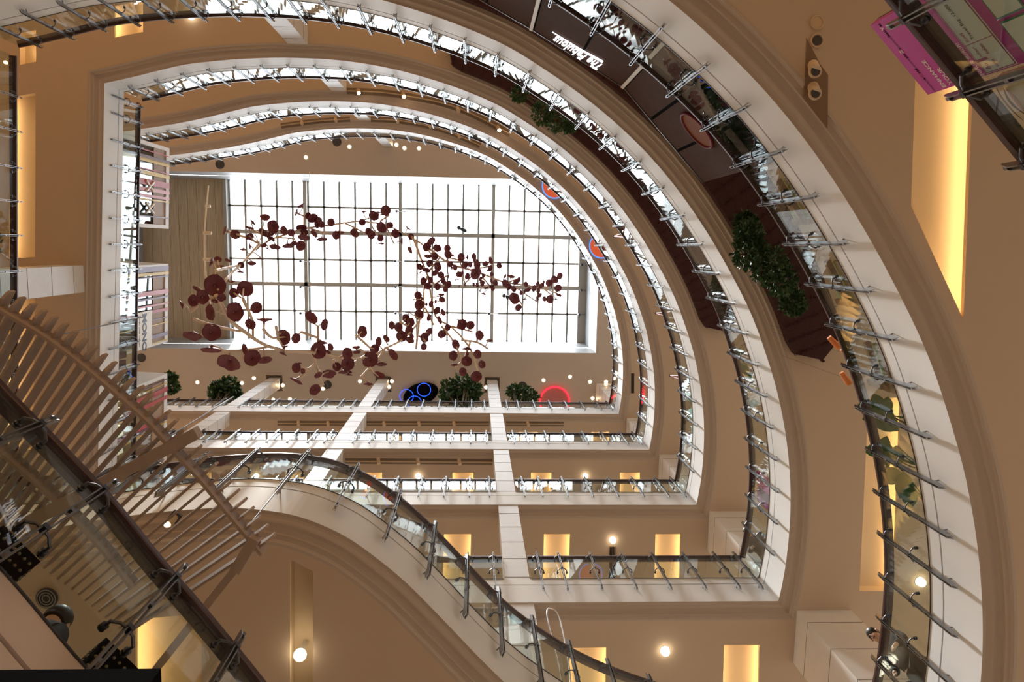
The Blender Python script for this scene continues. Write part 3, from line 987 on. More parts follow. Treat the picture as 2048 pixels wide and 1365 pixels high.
sculpture('flower sculpture at the lower left with the biggest maroon blossoms on thick beige branches', FL_LEFT, BR_LEFT, Z_LEFT,
          [((433, 591), (395, 700)), ((622, 705), (660, 782)), ((515, 681), (520, 735)), ((690, 735), (745, 700))], 0.040)
sculpture('flower sculpture of thin branches running across the upper left of the skylight', FL_TOP, BR_TOP, Z_TOP,
          [((611, 457), (620, 330)), ((769, 449), (800, 340))], 0.040)
sculpture('flower sculpture in the centre, curving down with maroon blossoms below the skylight', FL_CEN, BR_CEN, Z_CEN,
          [((860, 560), (880, 720)), ((770, 698), (700, 735))], 0.045)
sculpture('flower sculpture at the right of the skylight with the smallest maroon blossoms', FL_R, BR_R, Z_R,
          [((1009, 565), (1020, 690)), ((905, 530), (905, 700))], 0.045)

# white rope with wooden toggles left of the skylight
root = thing('rope', 'pale knotted rope with three toggles hanging before the boarded roof', 'rope', at(411, 466, 26))
b = MB()
b.tube([at(417, 372, 33), at(413, 411, 28), at(409, 466, 26), at(409.5, 521, 24), at(413, 575, 22), at(420, 610, 20)], 0.03, 6)
b.build('cord', mat('rope_fibre', (0.62, 0.56, 0.46), 0.9), root)
for i, (x, y, z) in enumerate(((413, 413, 28), (409, 466.5, 26), (409, 520, 24))):
    b = MB()
    b.tube([at(x - 2, y, z), at(x + (8 if i == 0 else 14), y, z)], 0.06, 8)
    b.build('toggle', mat('pale_wood', (0.66, 0.58, 0.47), 0.7), root)
# lamps on the skylight beams
for i, (x, y) in enumerate(((606, 523), (606, 574), (606, 627), (798, 423), (795, 523), (796, 574), (796, 627), (983, 628), (1167, 581), (1163, 630), (1168, 530))):
    p = at(x, y, ZGLASS - 0.45)
    t = thing('beam_lamp', 'small silver lamp bracket hanging under a skylight beam', 'lamp', p, 'lamp brackets under the skylight beams')
    b = MB()
    b.tube([p + Vector((-.1, 0, 0)), p + Vector((.32, 0, .18))], 0.035, 6)
    b.build('arm', CHROME, t)
    b = MB()
    b.ball((p.x - .12, p.y, p.z - .03), 0.075, 8, 6)
    b.build('head', DSTEEL, t)
# small dark cameras / speakers seen against the skylight
for i, (x, y, lb) in enumerate(((924, 456, 'dark cluster of floodlights hanging below the upper skylight beam'), (1014, 592, 'grey cluster of floodlights hanging below the right part of the skylight'))):
    p = at(x, y, ZGLASS - 0.6)
    t = thing('floodlight', lb, 'floodlight', p)
    for dx, dy in ((-.16, 0), (.02, .08), (.14, .14) if i == 0 else (.16, .02)):
        b = MB()
        b.tube([p + Vector((dx, dy, -.12)), p + Vector((dx + .05, dy, .12))], 0.10, 8)
        b.build('head', DSTEEL, t)
    b = MB()
    b.tube([p + Vector((0, 0, .1)), p + Vector((0.05, 0, .6))], 0.03, 6)
    b.build('stem', DSTEEL, t)

# ------------------------------------------------------------------ ceiling lamps and fittings
GL = [((1226, 1082), 3, 'globe lamp on the ceiling between two lit recesses on the lower right'),
      ((1331, 1305), 2, 'globe lamp at the bottom edge right of the curved handrail'),
      ((1843, 1166), 2, 'globe lamp seen through the big right-hand balustrade'),
      ((836, 953), 4, 'globe lamp above the third balcony, left of the white column'),
      ((1171, 953), 4, 'globe lamp above the third balcony, right of the white column'),
      ((512, 953), 4, 'globe lamp above the third balcony, seen through the S-shaped balustrade'),
      ((600, 1311), 1, 'largest globe lamp in the dark ceiling recess at the bottom'),
      ((381, 31), 3, 'globe lamp behind the balustrade at the top left')]
for (x, y), k, lb in GL:
    zc = zs(k) - 0.06
    p = at(x, y, zc)
    r = 0.075 if k != 1 else 0.065
    t = thing('ceiling_lamp', lb, 'ceiling lamp', p)
    b = MB()
    b.ball(p, r, 16, 10)
    b.build('globe', LAMP, t)
    b = MB()
    b.disc((p.x, p.y, p.z + r * .7), r * (1.15 if k != 1 else .4), 0.06 + (0.3 if k == 1 else 0), 16)
    b.build('holder', WHITE, t)
# roof downlights
DL = [(612, 315), (699, 294), (793, 290), (809, 296.5), (838, 297), (395, 765), (484, 766.5), (508, 757), (566, 771), (547, 800), (580, 799), (646, 778),
      (720, 763), (784, 763), (778, 774), (1087, 761), (1140, 754), (1180, 764), (1212, 764), (1185, 797), (1233, 747), (972, 775)]
for x, y in DL:
    p = at(x, y, ZROOF)
    t = thing('downlight', 'small round downlight glowing warm white in the roof ceiling', 'ceiling lamp', p, 'round downlights in the roof ceiling')
    b = MB()
    b.disc((p.x, p.y, ZROOF - 0.02), 0.11, 0.03, 14)
    b.build('ring', WHITE, t)
    b = MB()
    b.disc((p.x, p.y, ZROOF - 0.03), 0.06, 0.02, 14)
    b.build('bulb', DOWNL, t)
for x, y, r, lb in ((440, 329, .2, 'dark round speaker in the roof ceiling above the boarded roof part'), (674, 284, .2, 'dark round speaker in the roof ceiling by the upper column'),
                    (883, 290, .17, 'dark round speaker in the roof ceiling close to the upper balustrade fins'), (1215, 536, .22, 'dark round speaker in the roof ceiling right of the skylight'),
                    (283, 716, .2, 'dark round speaker in the roof ceiling beside the striped shop panels'), (1045, 773, .22, 'dark round speaker in the roof ceiling above the leafy tree'),
                    (655, 770, .2, 'dark round speaker in the roof ceiling behind the lower flower blossoms'), (95, 1196, .105, 'round diffuser of concentric rings in the ceiling behind the nearest glass'),
                    (696, 859 + 335, .0, '')):
    if r == 0:
        continue
    k = None if y < 1000 else 1
    zz = ZROOF if k is None else zs(1)
    p = at(x, y, zz)
    t = thing('ceiling_speaker' if k is None else 'ceiling_vent', lb, 'speaker' if k is None else 'air vent', p)
    b = MB()
    b.disc((p.x, p.y, zz - 0.02), r, 0.04, 24)
    b.build('plate', DARKGREY, t)
    for j in (0.85, 0.6, 0.35):
        b = MB()
        b.tube([(p.x + r * j * cos(2 * pi * q / 24), p.y + r * j * sin(2 * pi * q / 24), zz - 0.025) for q in range(25)], r * 0.06, 5)
        b.build('ring', DSTEEL if k is None else STEEL, t)
# recessed light tracks with spots
TR = [(5, [(555, 847), (692, 847.5)], [(597, 847), (656, 848)], 'leftmost recessed light track on the ceiling over the second balcony from the top'),
      (5, [(732, 847.5), (978, 848)], [(768, 848), (838, 848), (908, 848)], 'recessed light track between two white columns over the second balcony'),
      (5, [(1012, 848), (1128, 848.5)], [(1056, 848)], 'recessed light track right of the white column over the second balcony'),
      (4, [(690, 922.5), (985, 924.5)], [(757, 922.5), (836, 923), (919, 924)], 'recessed light track over the third balcony beside the white column'),
      (5, [(562, 252), (630, 243), (700, 238.5)], [(604, 246), (672, 240)], 'curved light track at the top, left of the upper column'),
      (5, [(742, 239), (800, 242), (860, 253), (905, 267), (960, 291)], [(795, 242), (860, 252), (918, 272)], 'curved light track at the top, right of the upper column'),
      (4, [(694, 182), (760, 185), (830, 195), (900, 211), (960, 236), (1020, 268)], [(717, 183), (807, 190), (916, 219), (997, 257)], 'long curved light track under the third ring at the top')]
TRM = mat('track_slot', (0.20, 0.145, 0.10), 0.8)
for k, pts, heads, lb in TR:
    z = zs(k)
    P = [at(x, y, z) for x, y in pts]
    t = thing('track_light', lb, 'track light', P[len(P) // 2])
    b = MB()
    pl = catmull([(p.x, p.y) for p in P], 4) if len(P) > 2 else P
    b.sweep([(p.x, p.y) for p in pl], [(-.09, z - .004), (.09, z - .004), (.09, z + .05), (-.09, z + .05)], profclosed=True)
    b.build('slot', TRM, t)
    b = MB()
    b.tube([(p.x, p.y, z - .035) for p in pl], 0.022, 6)
    b.build('rail', mat('track_rail', (0.42, 0.31, 0.20), 0.5), t)
    for x, y in heads:
        q = at(x, y, z - .1)
        b = MB()
        b.tube([q + Vector((0, 0, .1)), q + Vector((0, 0, .0))], 0.03, 6)
        b.tube([q + Vector((-.02, -.05, .06)), q + Vector((.02, .06, -.08))], 0.055, 10)
        h = b.build('spot_head', mat('spot_paint', (0.50, 0.38, 0.26), 0.5), t)
        if (x, y) in ((717, 183), (807, 190), (997, 257)):
            b = MB()
            b.ball(q + Vector((.02, .065, -.085)), 0.05, 8, 6)
            b.build('bulb', DOWNL, h)
# single spots
for x, y, k, lb in ((97, 821, 3, 'small tubular spotlight seen through the timber trellis'), (335, 1049, 1, 'tubular spotlight with dark base next to the S-shaped fascia')):
    z = zs(k)
    q = at(x, y, z - 0.13)
    up = at(x + 17, y - 16, z)
    t = thing('spotlight', lb, 'spotlight', up)
    b = MB()
    b.box((up.x, up.y, z - .015), (0.10, 0.10, 0.03), .7)
    b.build('base', DARKGREY, t)
    b = MB()
    b.tube([up, q], [0.035, 0.04], 12)
    b.build('can', mat('can_paint', (0.45, 0.33, 0.18), 0.4), t)
    b = MB()
    b.ball(q + (q - up).normalized() * 0.005, 0.03, 10, 6)
    b.build('bulb', LAMP, t)
# spotlight niche at the top right: flat plate, shadow painted by dark colour
z = zs(1)
poly = [at2(x, y, z) for x, y in ((1613, 76), (1640, 128), (1656, 150), (1655, 256), (1608, 194))]
t = thing('spotlight_niche', 'wedge-shaped ceiling niche painted dark as if in shadow, holding two tubular spotlights', 'spotlight', (*poly[0], z))
b = MB()
b.prism(poly, z - .003, z + .02)
b.build('niche_shadow_plate', mat('niche_shade', (0.20, 0.125, 0.075), 0.8), t)
for x, y in ((1630, 143), (1630, 187)):
    q = at(x, y, z - .13)
    b = MB()
    b.tube([at(x - 4, y - 14, z - .02), q], [0.05, 0.055], 16)
    b.tube([q + Vector((0, 0, .012)), q - Vector((0, 0, .012))], 0.062, 16)
    h = b.build('can', mat('can_plaster', (0.60, 0.46, 0.32), 0.5), t)
    b = MB()
    b.disc((q.x, q.y, q.z - .016), 0.045, 0.006, 16)
    b.build('lens', DARKGREY, h)
for x, y, lb in ((1634, 45, 'round flat ceiling light, upper of the two beside the spotlight niche'), (1634, 81, 'round hollow ceiling light nearest the spotlight niche')):
    p = at(x, y, z)
    t = thing('ceiling_light', lb, 'ceiling light', p)
    b = MB()
    b.tube([(p.x + .06 * cos(2 * pi * q / 24), p.y + .06 * sin(2 * pi * q / 24), z - .004) for q in range(25)], 0.008, 6)
    b.build('ring', mat('ring_plaster', (0.55, 0.40, 0.25), 0.5), t)
    b = MB()
    b.disc((p.x, p.y, z - .006), 0.052 if y < 60 else 0.045, 0.012, 20)
    b.build('lens', mat('ring_plaster', (0, 0, 0)) if y < 60 else DARKGREY, t)
# air slots
for k, quad, lb in ((3, [(1219, 1094), (1231, 1094), (1230, 1160), (1218, 1160)], 'slotted air grille beside the globe lamp on the lower right'),
                    (5, [(1262, 747), (1268.5, 747), (1268, 787), (1262, 787)], 'dark slot in the ceiling at the right end of the second ring')):
    z = zs(k)
    t = thing('air_grille', lb, 'air vent', at(*quad[0], z))
    pl = [at2(x, y, z) for x, y in quad]
    b = MB()
    b.prism(pl, z - .012, z + .01)
    b.build('frame', mat('grille_paint', (0.20, 0.15, 0.10), 0.6), t)
    for j in range(4):
        u = (j + .5) / 4
        a = [pl[0][i] + (pl[1][i] - pl[0][i]) * u for i in (0, 1)]
        c = [pl[3][i] + (pl[2][i] - pl[3][i]) * u for i in (0, 1)]
        b = MB()
        b.tube([(a[0], a[1], z - .016), (c[0], c[1], z - .016)], 0.010, 4)
        b.build('blade', BLACK, t)


def ring_pts(c, r, z, n=32, sx=1.0, sy=1.0):
    return [(c.x + r * sx * cos(2 * pi * q / n), c.y + r * sy * sin(2 * pi * q / n), z) for q in range(n + 1)]


# oval ceiling feature with blue neon, red neon dome
z = ZROOF - 0.05
t = thing('ceiling_neon_panel', 'black oval ceiling panel with three blue neon rings', 'ceiling feature', at(835, 785, z))
cc = at(838, 788, z)
b = MB()
n = 36
ov = []
for q in range(n):
    a = 2 * pi * q / n
    px_, py_ = 838 + 35 * cos(a) * (1 + .1 * cos(a)), 790 + 23 * sin(a) - 9 * cos(a) * .9
    ov.append(at2(px_, py_, z))
b.prism(ov, z - .06, z + .04)
b.build('panel', BLACK, t)
for x, y, r in ((848, 780, 13.5), (813, 793, 13.8), (829, 806, 13.8)):
    p = at(x, y, z - .1)
    b = MB()
    b.tube(ring_pts(p, r * p.z / F_PX, z - .1), 0.014, 6)
    b.build('neon_ring', NEONB, t)
t = thing('ceiling_neon_dome', 'round ceiling dish rimmed with glowing red neon', 'ceiling feature', at(1109, 803, z))
p = at(1109, 803, z)
r = 30 * p.z / F_PX
b = MB()
b.disc((p.x, p.y, z - .02), r, 0.05, 36)
b.build('dish', mat('pink_dish', (0.40, 0.13, 0.12), 0.6), t)
b = MB()
b.tube(ring_pts(p, r, z - .05, 40), 0.035, 6)
b.build('neon_ring', NEONR, t)
for x, y, k, lb in ((1109, 372, 5, 'small round ceiling dish with blue rim and orange centre behind the upper right curve'),
                    (1203, 492, 5, 'round ceiling dish with blue rim and orange centre lower on the right curve')):
    z = zs(k) - .04
    p = at(x, y, z)
    t = thing('ceiling_neon_dish', lb, 'ceiling feature', p)
    b = MB()
    b.disc((p.x, p.y, z), 0.42, 0.05, 32)
    b.build('dish', mat('orange_dish', (0.5, 0.09, 0.03), 0.5, emis=(1, .15, .05), estr=.4), t)
    b = MB()
    b.tube(ring_pts(p, .44, z - .01, 36), 0.022, 6)
    b.build('neon_ring', mat('blue_rim', (0.05, 0.15, 0.7), 0.3, emis=(.05, .3, 1), estr=1.2), t)

# ------------------------------------------------------------------ lettering
def letters(name, body, org, right, up, size, m, parent, shear=0.0, ext=0.004, align='LEFT', bold=0.0, space=1.0):
    cu = bpy.data.curves.new(name, 'FONT')
    cu.body = body
    cu.size = size
    cu.shear = shear
    cu.extrude = ext
    cu.offset = bold
    cu.align_x = align
    cu.space_character = space
    cu.resolution_u = 3
    tmp = bpy.data.objects.new(name + '_tmp', cu)
    COL.objects.link(tmp)
    dg = bpy.context.evaluated_depsgraph_get()
    me = bpy.data.meshes.new_from_object(tmp.evaluated_get(dg))
    bpy.data.objects.remove(tmp)
    bpy.data.curves.remove(cu)
    right, up = Vector(right).normalized(), Vector(up).normalized()
    nrm = right.cross(up)
    M = Matrix((right, up, nrm)).transposed().to_4x4()
    M.translation = Vector(org)
    me.transform(M)
    me.materials.clear()
    me.materials.append(m)
    me.name = name
    return link(name, me, parent)


# ------------------------------------------------------------------ striped shop boxes behind the left balustrade of level D
def shop(y0, y1, label, stripes, kind):
    ZT = 21.9
    X = lambda y: -8.715 - 0.048 * y
    z0 = zf(3)
    root = thing('shop_front', label, 'shop front', (X((y0 + y1) / 2), (y0 + y1) / 2, z0))
    th = atan2(1, -0.048)
    u = Vector((-0.048, 1, 0)).normalized()
    nin = Vector((-u.y, u.x, 0))           # into the shop (-x)
    A, B = Vector((X(y0), y0, 0)), Vector((X(y1), y1, 0))
    L = (B - A).length

    def blk(b, s0, s1, d0, d1, za, zb_):
        c = [A + u * s0 + nin * d0, A + u * s1 + nin * d0, A + u * s1 + nin * d1, A + u * s0 + nin * d1]
        b.hexa([(p.x, p.y, za) for p in c], [(p.x, p.y, zb_) for p in c])
    b = MB()
    blk(b, 0, L, 0, .12, ZT - .22, ZT)
    blk(b, 0, .10, 0, .12, z0, ZT - .22)
    blk(b, L - .10, L, 0, .12, z0, ZT - .22)
    blk(b, .10, L - .10, 0, .12, z0, z0 + .25)
    blk(b, 0, .06, .12, 2.2, z0, ZT)
    blk(b, L - .06, L, .12, 2.2, z0, ZT)
    b.build('frame', WHITE, root)
    b = MB()
    blk(b, .06, L - .06, .12, 2.2, ZT - .08, ZT)
    blk(b, .06, L - .06, 2.1, 2.2, z0, ZT - .08)
    b.build('inner_lining', BOARD, root)
    b = MB()
    blk(b, .10, L - .10, .05, .065, z0 + .25, ZT - .22)
    b.build('shop_glass', SHOPGLASS, root)
    b = MB()
    blk(b, .10, L - .10, .03, .048, ZT - .95, ZT - .22)
    b.build('header_board', BOARD, root)
    for i, (s, w_, m) in enumerate(stripes):
        b = MB()
        blk(b, s, s + w_, -.012, .0, z0, ZT)
        b.build('stripe', m, root)
    return root, A, u, nin, ZT, L


M_RED = mat('stripe_red', (0.42, 0.045, 0.055), 0.5)
M_MAR = mat('stripe_maroon', (0.10, 0.018, 0.03), 0.5)
M_YEL = mat('stripe_yellow', (0.62, 0.44, 0.06), 0.5)
M_PNK = mat('stripe_pink', (0.58, 0.22, 0.27), 0.5)
M_PUR = mat('stripe_purple', (0.20, 0.15, 0.26), 0.5)


def ys(*px):
    return [at(338, p, 21.9).y for p in px]


def st(y0, L):
    return [(ys(p)[0] - y0, w_, m) for p, w_, m in L]


k1 = ys(297, 458)
k2 = ys(528, 684)
k3 = ys(747, 945)
root, A, u, nin, ZT, L = shop(k1[0], k1[1], 'shop front panel with yellow, red and maroon stripes, topmost of the three on the left',
                              st(k1[0], [(313, .03, M_RED), (323, .10, M_MAR), (328, .10, M_YEL), (348, .03, M_RED), (352, .10, M_YEL), (367, .12, M_RED), (375, .05, M_RED),
                                         (383, .10, M_PNK), (396, .07, M_PNK), (404, .04, M_YEL), (436, .03, M_PUR)]), 1)
for j, s in enumerate((1.15, 1.72)):
    b = MB()
    for sg in (-1, 1):
        c = A + u * s - nin * .02
        pts = [c + u * (sg * -.14) + Vector((0, 0, ZT - 1.55)), c + u * (sg * .14) + Vector((0, 0, ZT - 1.05))]
        b.tube(pts, 0.035, 4)
    b.build('cross_mark', PRINTW, root)
root, A, u, nin, ZT, L = shop(k2[0], k2[1], 'shop front panel with purple and pink stripes and the MONO sign',
                              st(k2[0], [(532, .14, M_PUR), (543, .08, M_YEL), (551, .03, M_PUR), (578, .12, M_PNK), (591, .05, M_PUR), (604, .05, M_PNK), (615, .09, M_RED),
                                         (633, .025, M_PUR), (643, .03, M_YEL), (663, .10, M_PUR), (678, .03, M_YEL)]), 2)
# the sign board: letters run along the wall, tops towards the ceiling
sy0, sy1 = ys(614)[0] - k2[0], ys(689)[0] - k2[0]
s0, s1 = sy0, min(sy1, L - .02)
b = MB()
c = [A + u * s0 - nin * .03, A + u * s1 - nin * .03, A + u * s1 - nin * .014, A + u * s0 - nin * .014]
zs0, zs1 = ZT - 2.05, ZT - 1.12
b.hexa([(p.x, p.y, zs0) for p in c], [(p.x, p.y, zs1) for p in c])
b.build('sign_board', PRINTW, root)
# seen from the void the reading direction is +y, letter tops point up
letters('sign_letters', 'MONO', A + u * (s0 + .04) - nin * .032 + Vector((0, 0, zs0 + .33)), u, (0, 0, 1), (s1 - s0) * .335, NAVY, root, ext=.004, bold=0.010, space=.92)
letters('sign_small_print', 'GALLERY  SINCE  THE  NEW', A + u * (s0 + .08) - nin * .032 + Vector((0, 0, zs0 + .12)), u, (0, 0, 1), 0.066, NAVY, root, ext=.002)
root, A, u, nin, ZT, L = shop(k3[0], k3[1], 'red striped shop front panel beside the timber trellis, lowest of three on the left',
                              st(k3[0], [(757, .03, M_MAR), (765, .02, M_YEL), (773, .12, M_RED), (780, .04, M_RED), (790, .11, M_RED), (826, .10, M_RED), (833, .09, M_MAR), (842, .03, M_YEL), (870, .03, M_MAR)]), 3)
for j in range(4):
    b = MB()
    c = A + u * (.5 + .5 * j) + nin * 1.2
    b.box((c.x, c.y, ZT - 1.6), (0.8, 0.30, 1.2))
    b.build('lit_shelf', mat('shelf_glow', (0.9, 0.8, 0.6), 0.6, emis=(1, .85, .6), estr=1.2), root)

# woman in a patterned dress and red boxes next to the third shop front: see figures below

# ------------------------------------------------------------------ timber trellis
ZP = 5.62
OUT = [(-22, 611), (0, 623.7), (38, 646), (88, 677), (132, 709), (176, 744.6), (234, 794), (300, 854), (348, 908.6), (394, 957), (432, 1003), (468, 1047), (500, 1086), (522, 1112)]
oc = [at(x, y, ZP) for x, y in catmull([(a, b_) for a, b_ in OUT], 4) and [(p.x, p.y) for p in catmull(OUT, 4)]]
cen = at(-625, 1848, ZP)
root = thing('trellis', 'slatted timber trellis crossing the lower left behind the dark handrail', 'trellis', at(230, 900, ZP))
b = MB()
b.sweep([(p.x, p.y) for p in oc], [(-.012, ZP), (.012, ZP), (.012, ZP + .13), (-.012, ZP + .13)], profclosed=True)
b.build('side_beam', TIMBER, root)
inner = [(-30, 880), (0, 908), (29, 934), (66, 966), (94, 992), (118, 1014), (164, 1060), (215, 1118), (262, 1180)]
ic = [at(p.x, p.y, ZP) for p in catmull(inner, 4)]
b = MB()
b.sweep([(p.x, p.y) for p in ic], [(-.012, ZP), (.012, ZP), (.012, ZP + .13), (-.012, ZP + .13)], profclosed=True)
b.build('side_beam', TIMBER, root)
OP = Path([(p.x, p.y) for p in oc])
ns = 31
for i in range(ns):
    p, _ = OP.pos(OP.L * (i + .35) / ns)
    d = Vector((p[0] - cen.x, p[1] - cen.y, 0)).normalized()
    t2 = Vector((-d.y, d.x, 0)) * 0.010
    a, c = Vector((*p, 0)) + d * 0.13, Vector((*p, 0)) - d * (1.62 - .012 * i)
    mid = Vector((*p, 0)) + d * .07
    za, zt = ZP + .05, ZP + .17
    b = MB()
    prof = [(c, za), (mid, za), (a, za + .05), (a, zt), (c, zt)]
    b.hexa([tuple(q + t2)[:2] + (zz,) for q, zz in prof], [tuple(q - t2)[:2] + (zz,) for q, zz in prof])
    b.build('slat', TIMBER, root)
for pts, w_ in (((at(392, 868, ZP - .01), at(120, 1012, ZP - .01)), .045), ((at(120, 1012, ZP - .01), at(-40, 1098, ZP - .01)), .05),
                ((at(507, 1080, ZP - .02), at(468, 1146, ZP - .02)), .042), ((at(467, 1143, ZP), at(310, 1342, ZP)), .030)):
    b = MB()
    b.sweep([(p.x, p.y) for p in pts], [(-w_, pts[0].z), (w_, pts[0].z), (w_, pts[0].z + .10), (-w_, pts[0].z + .10)], profclosed=True)
    b.build('cross_beam', TIMBER, root)
for q in (oc[12], oc[30], oc[46], ic[14]):
    b = MB()
    b.tube([(q.x, q.y, ZP + .12), (q.x, q.y, zs(1) + .01)], 0.006, 6)
    b.build('hanging_rod', STEEL, root)

# ------------------------------------------------------------------ magenta poster stand and portrait poster, upper right
n2 = (1 / 2 ** .5, -1 / 2 ** .5)
c1 = (0.9 + 2.76) / 2 ** .5 + 0.20
KF = c1 / (3.66 / 2 ** .5 + .16)
TL_, TR_ = on_plane(1741, 51, n2, c1), on_plane(1855, 190, n2, c1)
along = Vector((1, 1, 0)).normalized()             # image: towards lower right
backv = Vector((n2[0], n2[1], 0))
zt = (TL_.z + TR_.z) / 2
root = thing('poster_stand', 'magenta promotion poster standing behind the balustrade in the upper right corner', 'poster', (TR_.x, TR_.y, zf(0)))
z0 = zf(0) + 0.02
wid = (TR_ - TL_).length


def pt(s, z, off=0.0):
    q = Vector((TL_.x, TL_.y, 0)) + along * s - backv * off
    return Vector((q.x, q.y, z))


b = MB()
b.hexa([pt(0, z0), pt(wid, z0), pt(wid, z0, -.05), pt(0, z0, -.05)], [pt(0, zt), pt(wid, zt), pt(wid, zt, -.05), pt(0, zt, -.05)])
b.build('board', [MAGENTA], root)
b = MB()
b.hexa([pt(0, z0, -.052), pt(wid, z0, -.052), pt(wid, z0, -.075), pt(0, z0, -.075)], [pt(0, zt, -.052), pt(wid, zt, -.052), pt(wid, zt, -.075), pt(0, zt, -.075)])
b.build('backing', DARKGREY, root)
# reading direction from the void: from high s to low s
rd = -along
h = zt - z0


def row(name, segs, s_from, z, width, off=.002, gap=.0):
    """segments (text, relative size, material, shear, bold) set one after the other, fitted to a width"""
    made, tot = [], 0.0
    for body, sz, m, sh, bo in segs:
        o = letters(name, body, (0, 0, 0), (1, 0, 0), (0, 1, 0), sz, m, root, shear=sh, ext=.004, bold=bo)
        xs = [v.co.x for v in o.data.vertices]
        made.append((o, tot - min(xs)))
        tot += max(xs) - min(xs) + gap * sz + .05
    k = width * KF / (tot - .05)
    for o, x0 in made:
        o.data.transform(Matrix.Translation((x0, 0, 0)))
        M = Matrix((rd * k, Vector((0, 0, 1)) * k, rd.cross(Vector((0, 0, 1))) * k)).transposed().to_4x4()
        M.translation = pt(s_from * KF, z * KF, off)
        o.data.transform(M)


ROSE = mat('print_rose', (.42, .03, .15), .5)
PM = mat('print_magenta_ink', (.36, .02, .16), .5)
row('poster_names', [('central', .95, NAVY, .25, 0), ('w', 1.05, BLACK, 0, .02), ('O', 1.25, ROSE, 0, .01), ('rld', 1.05, BLACK, 0, .02), (' central', .9, NAVY, .25, 0),
                     ('pla', 1, BLACK, 0, .02), ('Z', 1.25, PRINTW, 0, .03), ('a', 1, BLACK, 0, .02), (' central', .9, NAVY, .25, 0), ('festi', 1, BLACK, 0, .02), ('V', 1.2, PRINTW, 0, .02), ('al', 1, BLACK, 0, .02)],
    .574, 4.703, .555)
row('headline', [('ENHANCE', 1, PRINTW, 0, .018)], .566, 4.588, .215)
row('headline', [('YOUR', 1, PRINTW, 0, .018)], .564, 4.521, .134)
row('headline', [('\u0e25\u0e38\u0e49\u0e19\u0e17\u0e31\u0e19\u0e43\u0e08 \u0e23\u0e31\u0e1a\u0e17\u0e31\u0e19\u0e17\u0e35!', 1, PRINTW, 0, .01)], .578, 4.252, .245)


def panel(name, s0, s1, za, zb_, off, m):
    s0, s1, za, zb_ = s0 * KF, s1 * KF, za * KF, zb_ * KF
    b = MB()
    b.hexa([pt(s0, za, off), pt(s1, za, off), pt(s1, za, off - .003), pt(s0, za, off - .003)], [pt(s0, zb_, off), pt(s1, zb_, off), pt(s1, zb_, off - .003), pt(s0, zb_, off - .003)])
    return b.build(name, m, root)


panel('print_border', -.3, .572, 3.985, 4.228, .004, PRINTW)
panel('print_border', -.3, .567, 3.991, 4.222, .006, PM)
panel('print_panel', -.3, .364, 3.997, 4.214, .008, PRINTW)
panel('print_panel', .369, .561, 3.997, 4.214, .008, PRINTW)
row('print_text', [('\u0e0b\u0e37\u0e49\u0e2d', 1, PM, 0, .01)], .545, 4.16, .04, .010)
row('print_text', [('1', 1, PM, 0, .01)], .486, 4.135, .016, .010)
row('print_text', [('\u0e01\u0e25\u0e48\u0e2d\u0e07*', 1, PM, 0, .01)], .462, 4.155, .075, .010)
row('print_text', [('\u0e41\u0e16\u0e21', 1, PM, 0, .01)], .545, 4.10, .05, .010)
row('print_text', [('\u0e01\u0e25\u0e48\u0e2d\u0e07', 1, PM, 0, .01)], .455, 4.095, .07, .010)
row('print_text', [('\u0e23\u0e31\u0e1a\u0e1f\u0e23\u0e35', 1, PM, 0, .01)], .352, 4.162, .068, .010)
row('print_text', [('Travel Bag', 1, BLACK, 0, 0)], .345, 4.115, .14, .010)
row('print_text', [('12,000', 1, BLACK, 0, 0)], .18, 4.115, .08, .010)
panel('print_card', .02, .30, 3.70, 3.90, .006, mat('card_green', (.02, .20, .10), .5))
panel('print_card', .03, .29, 3.71, 3.89, .008, PRINTW)
panel('print_card', .32, .56, 3.70, 3.90, .006, mat('card_green', (0, 0, 0)))
panel('print_card', .33, .55, 3.71, 3.89, .008, PRINTW)
# portrait poster
e0 = wid + .035
root = thing('portrait_poster', 'close-up portrait poster in skin tones standing behind the upper right balustrade', 'poster', tuple(pt(e0 + .6, zf(0))))
FACE = mat('portrait_print', (.62, .44, .24), .5, noise=.12, scale=2.5)
b = MB()
za, zb_ = zf(0) + .02, zf(0) + .93
b.hexa([pt(e0, za), pt(e0 + 1.5, za), pt(e0 + 1.5, za, -.04), pt(e0, za, -.04)], [pt(e0, zb_), pt(e0 + 1.5, zb_), pt(e0 + 1.5, zb_, -.04), pt(e0, zb_, -.04)])
b.build('board', FACE, root)
b = MB()
arc = [pt(e0 + .07 + .20 * q / 10, 4.19 * KF + .03 * sin(pi * q / 10), .006) for q in range(11)]
b.tube(arc, [.002 + .005 * sin(pi * q / 10) for q in range(11)], 5)
arc = [pt(e0 + .05 + .26 * q / 10, 4.235 * KF + .02 * sin(pi * q / 10), .006) for q in range(11)]
b.tube(arc, [.001 + .004 * sin(pi * q / 10) for q in range(11)], 5)
b.build('eyelid_print', mat('print_brown', (.12, .05, .02), .6), root)
b = MB()
b.tube([pt(e0 + .09 + .16 * q / 8, 4.185 * KF - .01 * sin(pi * q / 8), .005) for q in range(9)], [.003 + .012 * sin(pi * q / 8) for q in range(9)], 5)
b.build('eye_print', mat('print_rose_skin', (.60, .26, .18), .5), root)

